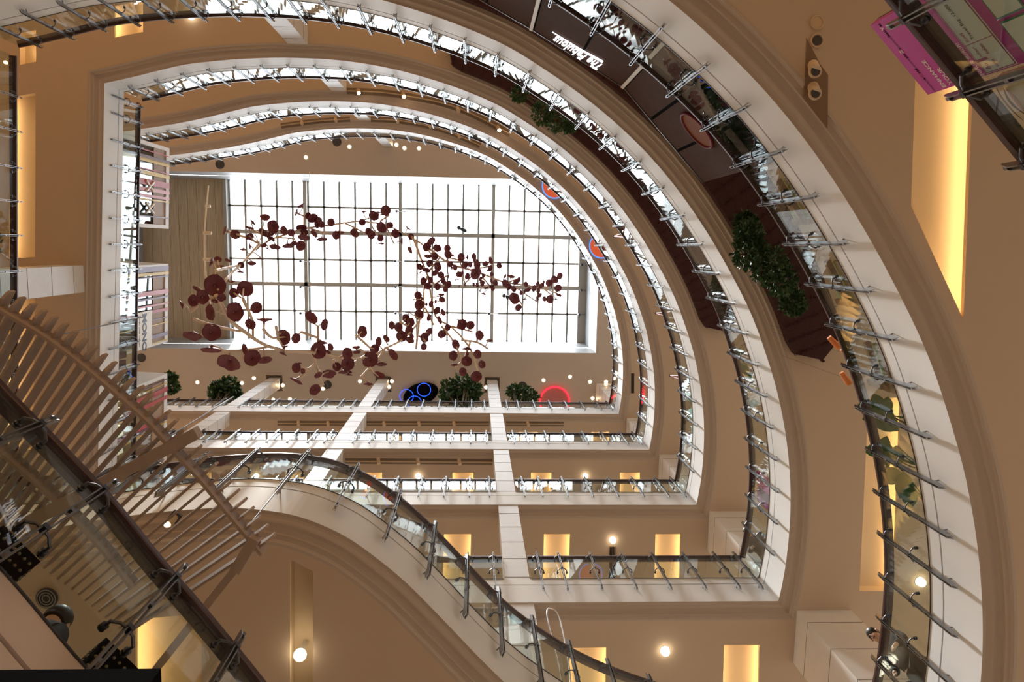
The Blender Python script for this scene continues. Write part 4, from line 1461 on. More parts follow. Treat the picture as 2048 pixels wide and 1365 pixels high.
# ------------------------------------------------------------------ cafe on level B at the top right
ZC = 11.75
KP = [at(x, y, ZC) for x, y in ((880, -48), (1066, 60), (1248, 175), (1406, 365))]
root = thing('cafe_kiosk', 'dark panelled cafe kiosk with a white neon script sign behind the top right balustrade', 'kiosk', (KP[2].x, KP[2].y, zf(1)))
zk0 = zf(1) + 0.02
for a, c in zip(KP, KP[1:]):
    d = Vector((c.x - a.x, c.y - a.y, 0))
    n = max(2, round(d.length / .75))
    for i in range(n):
        p, q = a + d * (i / n + .012), a + d * ((i + 1) / n - .012)
        nv = Vector((d.y, -d.x, 0)).normalized() * .04
        b = MB()
        pl = [(p.x, p.y), (q.x, q.y), (q.x + nv.x, q.y + nv.y), (p.x + nv.x, p.y + nv.y)]
        b.prism(pl, zk0 + 1.0, ZC - .03)
        b.build('panel', BROWNP, root)
b = MB()
b.sweep([(p.x, p.y) for p in KP], [(-.012, ZC - .02), (.012, ZC - .02), (.012, ZC + .015), (-.012, ZC + .015)], profclosed=True)
b.build('edge_trim', STEEL, root)
b = MB()
b.sweep([(p.x, p.y) for p in KP], [(.01, zk0), (.10, zk0), (.10, ZC - .02), (.01, ZC - .02)], profclosed=True)
b.build('frame', BLACK, root)
for p, q in ((KP[1], KP[0]), (KP[2], KP[1])):
    b = MB()
    d = (q - p).normalized() * .05
    pp = p + d * .5
    nv = Vector((-(KP[2] - KP[1]).y, (KP[2] - KP[1]).x, 0)).normalized() * .03
    pl = [(p.x + nv.x * .2, p.y + nv.y * .2), (p.x + d.x + nv.x * .2, p.y + d.y + nv.y * .2), (p.x + d.x + nv.x, p.y + d.y + nv.y), (p.x + nv.x, p.y + nv.y)]
    b.prism(pl, zk0, ZC)
    b.build('post', WHITE, root)
e = KP[3]
f_ = at(1460, 350, 10.2)
b = MB()
d = Vector((.75, -.66, 0)).normalized()
b.tube([e, e + d * .9], 0.02, 6)
b.prism([(e.x, e.y), (e.x + d.x * .9, e.y + d.y * .9), (e.x + d.x * .9 - .03, e.y + d.y * .9 - .03), (e.x - .03, e.y - .03)], zk0 + 1.0, ZC - .04)
b.build('end_panel', BROWNP, root)
d12 = (KP[1] - KP[2])
d12.z = 0
n12 = (-d12.normalized().y, d12.normalized().x)
if n12[0] * KP[1].x + n12[1] * KP[1].y < 0:
    n12 = (-n12[0], -n12[1])
cpl = n12[0] * KP[1].x + n12[1] * KP[1].y - .03
so = on_plane(1205, 137, n12, cpl)
se = on_plane(1109, 72, n12, cpl)
sw = Vector((se.x - so.x, se.y - so.y, 0)).length
so.z = ZC - .50
nl = letters('neon_letters', 'The Fabulous', (0, 0, 0), (1, 0, 0), (0, 1, 0), 1.0, SIGNW, root, shear=.55, ext=.03, bold=.0)
nx = max(v.co.x for v in nl.data.vertices)
nd = d12.normalized()
M = Matrix((nd * (sw / nx), Vector((0, 0, .56)), nd.cross(Vector((0, 0, 1))) * .3)).transposed().to_4x4()
M.translation = so
nl.data.transform(M)
b = MB()
p0 = Vector(so) + d12.normalized() * .05
b.tube([p0 + Vector((0, 0, -.13)), p0 + d12.normalized() * sw * .45 + Vector((0, 0, -.06)), p0 + d12.normalized() * sw * 1.0 + Vector((0, 0, -.05))], [.020, .014, .008], 6)
b.build('neon_underline', SIGNW, root)
d23 = (KP[2] - KP[3])
d23.z = 0
d23.normalize()
n23 = (-d23.y, d23.x)
if n23[0] * KP[2].x + n23[1] * KP[2].y < 0:
    n23 = (-n23[0], -n23[1])
cpl = n23[0] * KP[2].x + n23[1] * KP[2].y - .02
for (x, y), m in (((1394, 262), ORANGEC),):
    q = on_plane(x, y, n23, cpl)
    b = MB()
    b.tube([q, q + Vector((n23[0], n23[1], 0)) * .03], .30, 28, smooth=False)
    b.build('round_emblem', mat('emblem_orange', (.20, .075, .03), .7, spec=.1), root)
    b = MB()
    b.tube([q + d23 * .30 * cos(2 * pi * s / 28) + Vector((0, 0, .30 * sin(2 * pi * s / 28))) for s in range(29)], .022, 6)
    b.build('emblem_rim', mat('emblem_red', (.12, .01, .014), .6, spec=.2), root)
q = on_plane(1010, -4, n12, n12[0] * KP[0].x + n12[1] * KP[0].y - .02)


def shag(b, pts, n, l, rnd, down=.5):
    for _ in range(n):
        p, o = pts(rnd)
        d = (o + Vector((rnd.uniform(-.5, .5), rnd.uniform(-.5, .5), -down * rnd.random()))).normalized() * l * rnd.uniform(.5, 1.2)
        s = Vector((rnd.uniform(-1, 1), rnd.uniform(-1, 1), rnd.uniform(-1, 1))).normalized() * .012
        b.add([p - s, p + s, p + d], [(0, 1, 2)])


def canopy(label, k, sa, sb, d0, d1, th):
    """shaggy maroon canopy hung under soffit k between arc lengths sa and sb"""
    z1, z0 = zs(k) - .01, zs(k) - th
    inner, outer = [], []
    n = 40
    rr = (d1 - d0) / 2
    for i in range(n + 1):
        s = sa + (sb - sa) * i / n
        p, t = ARC.pos(s)
        nn = (t[1], -t[0])
        e = min(s - sa, sb - s)
        ins = 0 if e > rr else rr - (max(0, rr * rr - (rr - e) ** 2)) ** .5
        inner.append((p[0] + nn[0] * (d0 + ins), p[1] + nn[1] * (d0 + ins)))
        outer.append((p[0] + nn[0] * (d1 - ins), p[1] + nn[1] * (d1 - ins)))
    root = thing('canopy', label, 'canopy', (*inner[n // 2], z0))
    b = MB()
    vs = [(x, y, z0) for x, y in inner] + [(x, y, z0) for x, y in outer] + [(x, y, z1) for x, y in inner] + [(x, y, z1) for x, y in outer]
    m = n + 1
    fs = []
    for i in range(n):
        fs += [(i, i + 1, m + i + 1, m + i), (2 * m + i, 3 * m + i, 3 * m + i + 1, 2 * m + i + 1), (i, 2 * m + i, 2 * m + i + 1, i + 1), (m + i, m + i + 1, 3 * m + i + 1, 3 * m + i)]
    b.add(vs, fs)
    b.build('padded_body', MAROON, root)
    rnd = random.Random(k)
    b = MB()

    def pp(r):
        i = r.randrange(n)
        f = r.random()
        p, q = Vector((*inner[i], 0)), Vector((*outer[i], 0))
        q2 = p + (q - p) * f
        return Vector((q2.x, q2.y, z0 + .005)), Vector((r.uniform(-1, 1), r.uniform(-1, 1), 0))
    shag(b, pp, 5200, .05, rnd)

    def pe(r):
        i = r.choice([0, 0, 1, n - 2, n - 1, n - 1, n])
        f = r.random()
        p, q = Vector((*inner[i], 0)), Vector((*outer[i], 0))
        q2 = p + (q - p) * f
        c = Vector((*inner[n // 2], 0))
        return Vector((q2.x, q2.y, r.uniform(z0, z0 + .1))), (q2 - c).normalized()
    shag(b, pe, 900, .05, rnd)
    o = b.build('thatch', mat('thatch_strand', (0.065, 0.013, 0.014), .9), root)
    o['kind'] = 'stuff'


def arc_s(px, py, z):
    q = at2(px, py, z)
    i = min(range(len(ARC.p)), key=lambda j: hypot(ARC.p[j][0] - q[0], ARC.p[j][1] - q[1]))
    return ARC.s[i]


def behind(px, py, z, d):
    """point d behind the curved rail, on the line of the pixel"""
    s = arc_s(px, py, z)
    q, t = ARC.pos(s)
    return (q[0] + t[1] * d, q[1] - t[0] * d), atan2(t[1], t[0])



def solve_behind(px, py, d, z):
    """first height above z at which the line of sight lies d behind the curved rail"""
    for _ in range(160):
        q = at2(px, py, z)
        j = min(range(1, len(ARC.p) - 1), key=lambda i: hypot(ARC.p[i][0] - q[0], ARC.p[i][1] - q[1]))
        t = (ARC.p[j + 1][0] - ARC.p[j - 1][0], ARC.p[j + 1][1] - ARC.p[j - 1][1])
        l = hypot(*t)
        if ((q[0] - ARC.p[j][0]) * t[1] - (q[1] - ARC.p[j][1]) * t[0]) / l >= d:
            break
        z += .02
    return at(px, py, z)


canopy('shaggy maroon canopy under the ceiling beside the cafe kiosk, with rounded lower end', 2, arc_s(700, -110, 12), arc_s(1602, 728, 12) + .05, .33, 1.25, .16)
canopy('shaggy maroon canopy under the ceiling of the second ring, rounded at both ends', 3, arc_s(898, 120, 17) - .1, arc_s(1425, 668, 17), .33, 1.2, .16)


# ------------------------------------------------------------------ plants
def leaf_cloud(b, c, r, n, ls, rnd, squash=(1, 1, 1), hollow=.45):
    for _ in range(n):
        d = Vector((rnd.gauss(0, 1), rnd.gauss(0, 1), rnd.gauss(0, 1))).normalized()
        rad = r * (hollow + (1 - hollow) * rnd.random() ** .6)
        p = Vector(c) + Vector((d.x * squash[0], d.y * squash[1], d.z * squash[2])) * rad
        a = (d + Vector((rnd.uniform(-1, 1), rnd.uniform(-1, 1), rnd.uniform(-1.2, .6)))).normalized()
        s = a.orthogonal().normalized()
        s = (s * cos(rnd.random() * 6) + a.cross(s) * sin(rnd.random() * 6)).normalized()
        l = ls * rnd.uniform(.6, 1.3)
        w_ = l * .32
        up = a.cross(s) * (l * .12)
        b.add([p, p + a * l * .5 + s * w_ + up, p + a * l, p + a * l * .5 - s * w_ + up], [(0, 1, 2), (0, 2, 3)])


def bush(name, label, cat, base, blobs, n, ls, seed, pot=True, hang=None, m=LEAF, group=None):
    rnd = random.Random(seed)
    root = thing(name, label, cat, base, group)
    b = MB()
    for (c, r) in blobs:
        leaf_cloud(b, c, r, int(n / len(blobs)), ls, rnd)
    b.build('foliage', m, root)
    b = MB()
    base = Vector(base)
    for (c, r) in blobs:
        c = Vector(c)
        for j in range(4):
            e = c + Vector((rnd.uniform(-.6, .6), rnd.uniform(-.6, .6), rnd.uniform(-.3, .6))) * r
            b.tube([base + Vector((0, 0, .25 if pot else 0)), (base + c) / 2 + Vector((rnd.uniform(-.1, .1), rnd.uniform(-.1, .1), 0)), e], [.025, .018, .008], 5)
    b.build('stem', mat('bark', (.11, .07, .045), .8), root)
    if pot:
        b = MB()
        prof = [(.20, 0), (.28, .40), (.30, .42), (.26, .42), (.24, .36)]
        for j, (r0, z0) in enumerate(prof):
            pass
        nn = 16
        vs, fs = [], []
        for r0, z0 in prof:
            vs += [(base.x + r0 * cos(2 * pi * q / nn), base.y + r0 * sin(2 * pi * q / nn), base.z + z0) for q in range(nn)]
        for j in range(len(prof) - 1):
            fs += [(j * nn + q, j * nn + (q + 1) % nn, (j + 1) * nn + (q + 1) % nn, (j + 1) * nn + q) for q in range(nn)]
        fs += [tuple(range(nn))[::-1], tuple((len(prof) - 1) * nn + q for q in range(nn))]
        b.add(vs, fs)
        b.build('pot', mat('clay_pot', (.30, .16, .10), .7), root)
    return root


def blob(px, py, z, r_px):
    p = at(px, py, z)
    return (tuple(p), r_px * z / F_PX)


# hanging bushes under the canopies
p = at(1535, 545, zs(2) - .16)
bush('hanging_plant', 'dense green bush hanging from the maroon canopy on the right', 'plant', tuple(p),
     [blob(1497, 470, 11.3, 26), blob(1500, 505, 11.3, 34), blob(1535, 530, 11.25, 36), blob(1560, 560, 11.3, 30), blob(1585, 605, 11.5, 24), blob(1490, 445, 11.6, 18)], 2600, .09, 3, pot=False)
p = at(1105, 235, zs(3) - .16)
bush('hanging_plant', 'thin dark green creeper hanging from the canopy at the upper middle', 'plant', tuple(p),
     [blob(1040, 186, 16.6, 15), blob(1085, 225, 16.5, 20), blob(1115, 240, 16.5, 22), blob(1140, 250, 16.6, 14)], 900, .10, 4, pot=False)
# trees on the top level behind the lower balustrade
for i, (bx, bl, lb) in enumerate(((465, [(440, 783, 20), (458, 777, 20), (466, 790, 12), (440, 792, 14)], 'leafy tree behind the topmost balustrade, left of the first column'),
                                  (930, [(902, 782, 22), (925, 776, 26), (942, 782, 20), (900, 797, 18), (935, 795, 22)], 'largest leafy tree behind the topmost balustrade, left of the white column'),
                                  (1035, [(1028, 784, 12), (1045, 790, 18), (1060, 795, 14)], 'sparse leafy tree behind the topmost balustrade, right of the white column'))):
    base = at(bx, 800, 30.0)
    base = Vector((base.x * 1.05, 6.75, zf(5)))
    bush('potted_tree', lb, 'tree', tuple(base), [blob(x, y, 31.5, r) for x, y, r in bl], 1500 if i != 2 else 500, .20, 20 + i)
p = at(342, 770, 24)
bush('potted_tree', 'dark tree hung with warm fairy lights beside the third striped shop front', 'tree', (p.x - .3, p.y + .3, zf(4)), [blob(341, 757, 24.6, 9), blob(342, 775, 24.4, 12)], 500, .15, 31, pot=True)


q = at(14, 490, 14.4)
bush('potted_shrub', 'dark shrub behind the balustrade at the left picture edge', 'plant', (q.x - .35, q.y, zf(2)),
     [((q.x - .42, q.y - .05, 14.25), .34), ((q.x - .5, q.y - .25, 14.0), .3)], 420, .14, 41)


def big_leaf_plant(label, base, leaves, seed):
    rnd = random.Random(seed)
    root = thing('rubber_plant', label, 'plant', base)
    base = Vector(base)
    st_ = MB()
    for (x, y, z, l, ang) in leaves:
        c = solve_behind(x, y, .27, z - .6)
        ax = (EX * cos(radians(ang)) + EY * sin(radians(ang)))
        sd = (EX * -sin(radians(ang)) + EY * cos(radians(ang)))
        nrm = ax.cross(sd)
        n = 8
        vs = []
        for i in range(n + 1):
            t = i / n
            w_ = l * .36 * sin(pi * min(1, t * 1.02)) ** .7 if 0 < i < n else 0.002
            cc = c + ax * (t - .5) * l + nrm * (.10 * l * (2 * t - 1) ** 2)
            vs += [cc - sd * w_ + nrm * w_ * .25, cc, cc + sd * w_ + nrm * w_ * .25]
        b = MB()
        b.add(vs + [v + nrm * .004 for v in vs], [(3 * i + j, 3 * i + j + 1, 3 * i + j + 4, 3 * i + j + 3) for i in range(n) for j in (0, 1)] +
              [(27 + 3 * i + j + 3, 27 + 3 * i + j + 4, 27 + 3 * i + j + 1, 27 + 3 * i + j) for i in range(n) for j in (0, 1)], 0, True)
        b.build('leaf', LEAF2, root)
        st_.tube([base + Vector((0, 0, .2)), (base + c) * .5 + Vector((0, 0, .1)), c - ax * l * .5], [.012, .009, .005], 5)
    st_.build('stem', mat('green_stem', (.10, .16, .05), .6), root)
    b = MB()
    b.disc((base.x, base.y, base.z), .16, .28, 16)
    b.build('pot', mat('white_pot', (.6, .58, .55), .5), root)


big_leaf_plant('big-leaved plant behind the right balustrade above the glowing recess, upper of two', behind(1815, 850, 8.9, .35)[0] + (zf(1),),
               [(1740, 818, 9.1, .32, 200), (1757, 808, 9.05, .28, 250), (1770, 838, 8.95, .42, 60), (1740, 835, 9.0, .2, 160), (1775, 812, 9.0, .24, -80), (1785, 850, 8.8, .25, 40)], 1)
big_leaf_plant('big-leaved plant behind the right balustrade beside the glowing recess, middle of it', behind(1830, 935, 8.9, .35)[0] + (zf(1),),
               [(1770, 890, 9.0, .24, -70), (1775, 905, 8.95, .30, 60), (1745, 905, 9.1, .18, 200), (1772, 925, 9.0, .22, 80), (1795, 915, 8.8, .3, 90), (1745, 900, 9.0, .2, 150)], 2)
big_leaf_plant('big-leaved plant behind the right balustrade at the lower part of the glowing recess', behind(1842, 1000, 8.9, .35)[0] + (zf(1),),
               [(1785, 953, 9.0, .34, 185), (1812, 975, 8.8, .36, 90), (1808, 985, 8.75, .2, 120), (1822, 995, 8.7, .3, 80), (1806, 962, 8.85, .25, -80)], 3)
big_leaf_plant('small green plant behind the second ring balustrade on the right', behind(1510, 745, 13.9, .35)[0] + (zf(2),),
               [(1478, 705, 14.2, .22, 170), (1488, 738, 14.1, .30, 60), (1496, 750, 14.0, .22, 40), (1508, 808, 13.9, .22, 170)], 4)

# ------------------------------------------------------------------ cafe seating on level B


def on_b(px, py, dz):
    return at(px, py, zf(1) + dz)


def sofa(label, px, py, ang, seat_m, cush):
    c = Vector((*SPOT, zf(1)))
    root = thing('cafe_sofa', label, 'sofa', tuple(c))
    R = Matrix.Rotation(ang, 4, 'Z')

    def bx(name, cx, cy, cz, sx, sy, sz, m):
        b = MB()
        q = R @ Vector((cx, cy, 0))
        b.box((c.x + q.x, c.y + q.y, c.z + cz), (sx, sy, sz), ang)
        return b.build(name, m, root)
    bx('seat_frame', 0, 0, .28, .72, .62, .08, WOODC)
    bx('seat_cushion', 0, 0, .39, .66, .56, .14, seat_m)
    bx('backrest', 0, .30, .62, .72, .08, .5, WOODC)
    bx('back_cushion', 0, .22, .64, .64, .12, .38, seat_m)
    for sx in (-.37, .37):
        bx('armrest', sx, 0, .50, .07, .62, .06, WOODC)
    for sx in (-.36, .36):
        for sy in (-.28, .28):
            bx('leg', sx, sy, .13, .06, .06, .26, WOODC)
    if cush:
        p2 = R @ Vector((.05, .02, 0))
        b = MB()
        b.ball((c.x + p2.x, c.y + p2.y, c.z + .62), .2, 12, 8, 0, (1, .45, 1))
        b.build('pillow', cush, root)


def cushion_only():
    pass





for (x, y), cu, lb in (((1565, 420), None, 'wooden cafe armchair with green cushions behind the glass, upper one on the right'),
                       ((1655, 580), ORANGEC, 'wooden cafe armchair with green cushions and an orange pillow on the right'),
                       ((1735, 745), ORANGEC, 'wooden cafe armchair with green cushions, lower one with orange pillow near the leaves')):
    q, a_ = behind(x, y, zf(1) + .3, .45)
    SPOT = q
    sofa(lb, 0, 0, a_ + pi / 2 + pi, GREENC, cu)
for i, (x, y, lb) in enumerate(((1612, 500, 'small round wooden cafe table behind the right balustrade, upper one'), (1697, 664, 'small round wooden cafe table behind the right balustrade, lower one'))):
    q, a_ = behind(x, y, zf(1) + .4, .85)
    p = Vector((*q, 0))
    root = thing('cafe_table', lb, 'table', (p.x, p.y, zf(1)))
    b = MB()
    b.disc((p.x, p.y, zf(1) + .62), .22, .03, 24)
    b.build('table_top', WOODC, root)
    b = MB()
    b.tube([(p.x, p.y, zf(1) + .03), (p.x, p.y, zf(1) + .62)], .03, 8)
    b.build('leg', DSTEEL, root)
    b = MB()
    b.disc((p.x, p.y, zf(1)), .16, .03, 20)
    b.build('foot', DSTEEL, root)
# orange rolls on cords, made up to imitate reflections in the glass
for x, y, z, a, lb in ((1668, 685, 9.4, 45, 'orange roll imitating a reflection in the glass, uppermost one beside the maroon canopy end'),
                       (1695, 708, 9.35, 40, 'short orange roll imitating a reflection in the glass'), (1691, 757, 9.5, 55, 'orange roll imitating a reflection, lowest one behind the handrail')):
    p = solve_behind(x, y, .2, z - .5)
    root = thing('orange_reflection', lb, 'lamp', tuple(p))
    d = (EX * cos(radians(a)) + EY * sin(radians(a))).normalized()
    b = MB()
    b.tube([p - d * .10, p + d * .10], [.035, .045], 12)
    b.build('reflection_roll', ORANGEC, root)
    b = MB()
    b.tube([p, Vector((p.x, p.y, zs(2)))], .0015, 4)
    b.build('cord', BLACK, root)

# ------------------------------------------------------------------ figures


def skin_mesh(name, joints, edges, m, parent, sub=2):
    """joints: list of (xyz, rx, ry); first joint is the root"""
    me = bpy.data.meshes.new(name)
    me.from_pydata([j[0] for j in joints], edges, [])
    o = bpy.data.objects.new(name, me)
    COL.objects.link(o)
    md = o.modifiers.new('skin', 'SKIN')
    md.use_smooth_shade = True
    for i, j in enumerate(joints):
        sv = me.skin_vertices[0].data[i]
        sv.radius = (j[1], j[2])
        sv.use_root = (i == 0)
    s = o.modifiers.new('sub', 'SUBSURF')
    s.levels = s.render_levels = sub
    dg = bpy.context.evaluated_depsgraph_get()
    nm = bpy.data.meshes.new_from_object(o.evaluated_get(dg))
    bpy.data.objects.remove(o)
    nm.name = name
    nm.materials.clear()
    nm.materials.append(m)
    return link(name, nm, parent)


def figure(label, feet, face, h=1.7, jacket=CLOTHD, trousers=CLOTHB, head_down=.0, lean=0.0, arm=(0.0, 0.0), stride=.10, female=False, skirt=None):
    """standing figure: feet = floor point, face = horizontal direction the body faces"""
    s = h / 1.75
    fw = Vector((*face, 0)).normalized()
    feet = tuple(Vector(feet) - fw * (.28 * lean + .03 + .10 * head_down) * s)
    root = thing('person', label, 'person', feet)
    rt = Vector((fw.y, -fw.x, 0))
    up = Vector((0, 0, 1))
    F = Vector(feet)

    def W(r, f, u):
        return tuple(F + (rt * r + fw * f + up * u) * s)
    L = lean
    pel, spine, chest, neck = (0, 0, .95), (0, .04 * L, 1.12), (0, .20 * L, 1.36), (0, .28 * L, 1.50)
    hd = (0, .28 * L + .03 + .10 * head_down, 1.60 - .02 * head_down)
    sh = .19 if not female else .165
    J, E_ = [], []

    def add(p, rx, ry=None, par=None):
        J.append((W(*p), rx * s, (ry or rx) * s))
        if par is not None:
            E_.append((par, len(J) - 1))
        return len(J) - 1
    i_p = add(pel, .14, .10)
    i_s = add(spine, .125, .095, i_p)
    i_c = add(chest, .145, .10, i_s)
    i_n = add(neck, .055, .055, i_c)
    i_h = add(hd, .070, .08, i_n)
    i_t = add((0, hd[1] + .04 * (head_down - .2), hd[2] + .13), .075, .085, i_h)
    for sd in (-1, 1):
        hip = add((sd * .09, 0, .88), .095, .095, i_p)
        kn = add((sd * .10, .03 + sd * stride * .5, .48), .062, .062, hip)
        an = add((sd * .10, -.02 + sd * stride, .09), .042, .042, kn)
        add((sd * .11, .13 + sd * stride, .035), .04, .03, an)
        af = arm[0 if sd < 0 else 1]
        s_ = add((sd * sh, .20 * L, 1.40), .055, .055, i_c)
        el = add((sd * (sh + .05), .20 * L - .05 + .22 * af, 1.13 + .05 * af), .042, .042, s_)
        wr = add((sd * (sh + .02 - .08 * af), .20 * L + .02 + .42 * af, .90 + .32 * af), .030, .030, el)
        hn = add((sd * (sh + .015 - .10 * af), .20 * L + .04 + .50 * af, .83 + .33 * af), .035, .022, wr)
        for q in range(4):
            add((sd * (sh + .0 - .10 * af) + (q - 1.5) * .018, .20 * L + .05 + .57 * af + .004 * q, .76 + .33 * af - .004 * abs(q - 1.5)), .0085, .0085, hn)
        add((sd * (sh - .03 - .10 * af), .20 * L + .07 + .52 * af, .80 + .33 * af), .0095, .0095, hn)
    skin_mesh('body', J, E_, SKIN, root, 2)
    # jacket: torso and sleeves
    J2, E2 = [], []

    def add2(p, rx, ry=None, par=None):
        J2.append((W(*p), rx * s, (ry or rx) * s))
        if par is not None:
            E2.append((par, len(J2) - 1))
        return len(J2) - 1
    a0 = add2((0, 0, .86), .185, .145)
    a1 = add2((0, .04 * L, 1.12), .170, .14, a0)
    a2 = add2((0, .20 * L, 1.36), .195, .15, a1)
    add2((0, .27 * L + .01, 1.535), .088, .088, a2)
    for sd in (-1, 1):
        af = arm[0 if sd < 0 else 1]
        q1 = add2((sd * sh, .20 * L, 1.40), .095, .095, a2)
        q2 = add2((sd * (sh + .05), .20 * L - .05 + .22 * af, 1.13 + .05 * af), .072, .072, q1)
        add2((sd * (sh + .022 - .08 * af), .20 * L + .02 + .40 * af, .92 + .31 * af), .056, .056, q2)
    skin_mesh('jacket' if not female else 'blouse', J2, E2, jacket, root, 2)
    J2, E2 = [], []
    b0 = add2((0, 0, .97), .15, .115)
    if skirt:
        b1 = add2((0, 0, .7), .19, .17, b0)
        add2((0, 0, .42), .22, .20, b1)
        skin_mesh('skirt', J2, E2, skirt, root, 2)
    else:
        for sd in (-1, 1):
            q1 = add2((sd * .09, 0, .85), .11, .11, b0)
            q2 = add2((sd * .10, .03 + sd * stride * .5, .48), .080, .080, q1)
            add2((sd * .10, -.02 + sd * stride, .07), .062, .062, q2)
        skin_mesh('trousers', J2, E2, trousers, root, 2)
        for sd in (-1, 1):
            b = MB()
            c = W(sd * .11, .06 + sd * stride, .04)
            b.ball(c, .07 * s, 10, 6, 0, (1.0, 1.0, .55))
            b.ball(W(sd * .11, .13 + sd * stride, .035), .055 * s, 10, 6, 0, (1.0, 1.0, .55))
            b.build('shoe', BLACK, root)
    # hair, nose, ears, eyes, mouth
    hc = Vector(W(0, hd[1] + .02, hd[2] + .08))
    fdir = (fw * cos(.7 * head_down) - up * sin(.7 * head_down)).normalized()
    udir = (up * cos(.7 * head_down) + fw * sin(.7 * head_down)).normalized()
    b = MB()
    hcc = hc - fdir * .022 * s + udir * .022 * s
    n, m_ = 14, 9
    vs, fs = [], []
    for j in range(m_ + 1):
        t = pi * .66 * j / m_
        for k in range(n):
            a = 2 * pi * k / n
            rr = (.098 if not female else .11) * s
            dv = udir * cos(t) * 1.12 + (rt * cos(a) * .90 + fdir * sin(a) * (1.02 if sin(a) < 0 else .80)) * sin(t)
            vs.append(hcc + dv * rr)
    for j in range(m_):
        for k in range(n):
            fs.append((j * n + k, (j + 1) * n + k, (j + 1) * n + (k + 1) % n, j * n + (k + 1) % n))
    fs.append(tuple(m_ * n + k for k in range(n)))
    b.add(vs, fs, 0, True)
    b.build('hair', HAIR, root)
    b = MB()
    b.tube([hc + fdir * .085 * s + udir * .01 * s, hc + fdir * .115 * s - udir * .02 * s, hc + fdir * .085 * s - udir * .03 * s], [.008, .014, .009], 6)
    for sd in (-1, 1):
        b.ball(hc + rt * sd * .082 * s - udir * .005, .024 * s, 8, 6, 0, (.6, 1, 1.2))
    b.build('face_features', SKIN, root)
    b = MB()
    for sd in (-1, 1):
        b.ball(hc + rt * sd * .033 * s + fdir * .086 * s + udir * .012 * s, .011 * s, 8, 6)
    b.tube([hc + rt * -.022 * s + fdir * .088 * s - udir * .055 * s, hc + rt * .022 * s + fdir * .088 * s - udir * .055 * s], .006 * s, 5)
    b.build('eyes_and_mouth', HAIR, root)
    return root


# man on level B, bottom right: head above the handrail, seen from below and behind
hp = at(1733, 1266, zf(1) + 1.68)
figure('man in dark jacket and black trousers standing behind the balustrade at the bottom right', (hp.x + .13, hp.y + .04, zf(1)), (-.85, -.25), 1.76, CLOTHD, CLOTHB, .7, .22, (.5, .3), .10)
# dark haired person behind the nearest glass, bottom left: only the head shows over the slab edge
hp = at(104, 1252, zf(0) + 1.57)
figure('dark-haired person in black whose head shows behind the nearest glass at the lower left', (hp.x, hp.y, zf(0)), (.05, 1), 1.68, CLOTHD, CLOTHB, .1, .05, (0, 0), .03, True)
# person in black at the corner of level C
hp = at(1484, 1058, zf(2) + 1.35)
figure('person in black leaning at the lower right corner of the second ring', (hp.x + .2, hp.y + .14, zf(2)), (-.6, -.8), 1.62, mat('grey_cloth', (.10, .11, .13), .9), CLOTHB, .5, .8, (.3, .3), .05)
# woman in a black and white patterned dress on level D
pat = bpy.data.materials.new('patterned_cloth')
pat.use_nodes = True
nt = pat.node_tree
vo = nt.nodes.new('ShaderNodeTexVoronoi')
vo.feature = 'DISTANCE_TO_EDGE'
vo.inputs['Scale'].default_value = 14
rp = nt.nodes.new('ShaderNodeValToRGB')
rp.color_ramp.elements[0].position, rp.color_ramp.elements[1].position = .09, .13
rp.color_ramp.elements[0].color, rp.color_ramp.elements[1].color = (.45, .45, .45, 1), (.012, .014, .02, 1)
tc = nt.nodes.new('ShaderNodeTexCoord')
nt.links.new(tc.outputs['Object'], vo.inputs['Vector'])
nt.links.new(vo.outputs['Distance'], rp.inputs[0])
nt.links.new(rp.outputs[0], nt.nodes['Principled BSDF'].inputs['Base Color'])
hp = at(247, 752, zf(3) + .75)
figure('woman in a black and white patterned dress behind the left balustrade', (hp.x - .25, hp.y + .1, zf(3)), (-.4, .9), 1.6, pat, pat, .1, .0, (.2, .2), .0, True, pat)
for i, (x, y) in enumerate(((243, 714), (242, 733))):
    p = at(x, y, zf(3) + .25)
    root = thing('display_box', ['maroon display box behind the left balustrade, upper of the pair', 'maroon display box behind the left balustrade, next to the woman'][i], 'box', (XL(p.y) - .17, p.y, zf(3)))
    p.x = XL(p.y) - .17
    b = MB()
    b.box((p.x, p.y, zf(3) + .35), (.11, .16, .7))
    b.build('box_body', mat('maroon_box', (.13, .02, .025), .6), root)
    b = MB()
    b.box((p.x, p.y, zf(3) + .71), (.12, .17, .03))
    b.build('lid', mat('box_lid', (.5, .42, .33), .6), root)

# perforated black stools and the black totem at the lower left
for i, (x, y, sz, lb) in enumerate(((30, 1098, .13, 'black perforated seat cube behind the nearest glass, left one'), (236, 1328, .14, 'black perforated seat cube behind the nearest glass at the bottom'))):
    p = at(x, y, zf(0) + .42)
    root = thing('seat_cube', lb, 'stool', (p.x, p.y, zf(0)))
    p = Vector((p.x, p.y, zf(0)))
    n = Vector((-.75, .66, 0)).normalized()
    c = p + n * .12
    b = MB()
    b.box((c.x, c.y, zf(0) + .24), (sz * 2, sz * 2, .46), .85)
    b.build('cube_body', BLACK, root)
    b = MB()
    R = Matrix.Rotation(.85, 4, 'Z')
    for u in range(-3, 4):
        for w_ in range(5):
            for axis in ((1, 0), (-1, 0), (0, 1), (0, -1)):
                q = R @ Vector((axis[0] * sz + axis[1] * u * sz * .27, axis[1] * sz + axis[0] * u * sz * .27, 0))
                b.ball((c.x + q.x, c.y + q.y, zf(0) + .08 + w_ * .08), .010, 6, 4)
    b.build('perforations', mat('perforation', (.30, .22, .15), .6), root)
root = thing('totem', 'black board whose top edge cuts across the bottom left corner', 'sign board', (-.8, .85, ZG))
ZT = 1.25
a, c = at(-60, 1341, ZT), at(322, 1338, ZT)
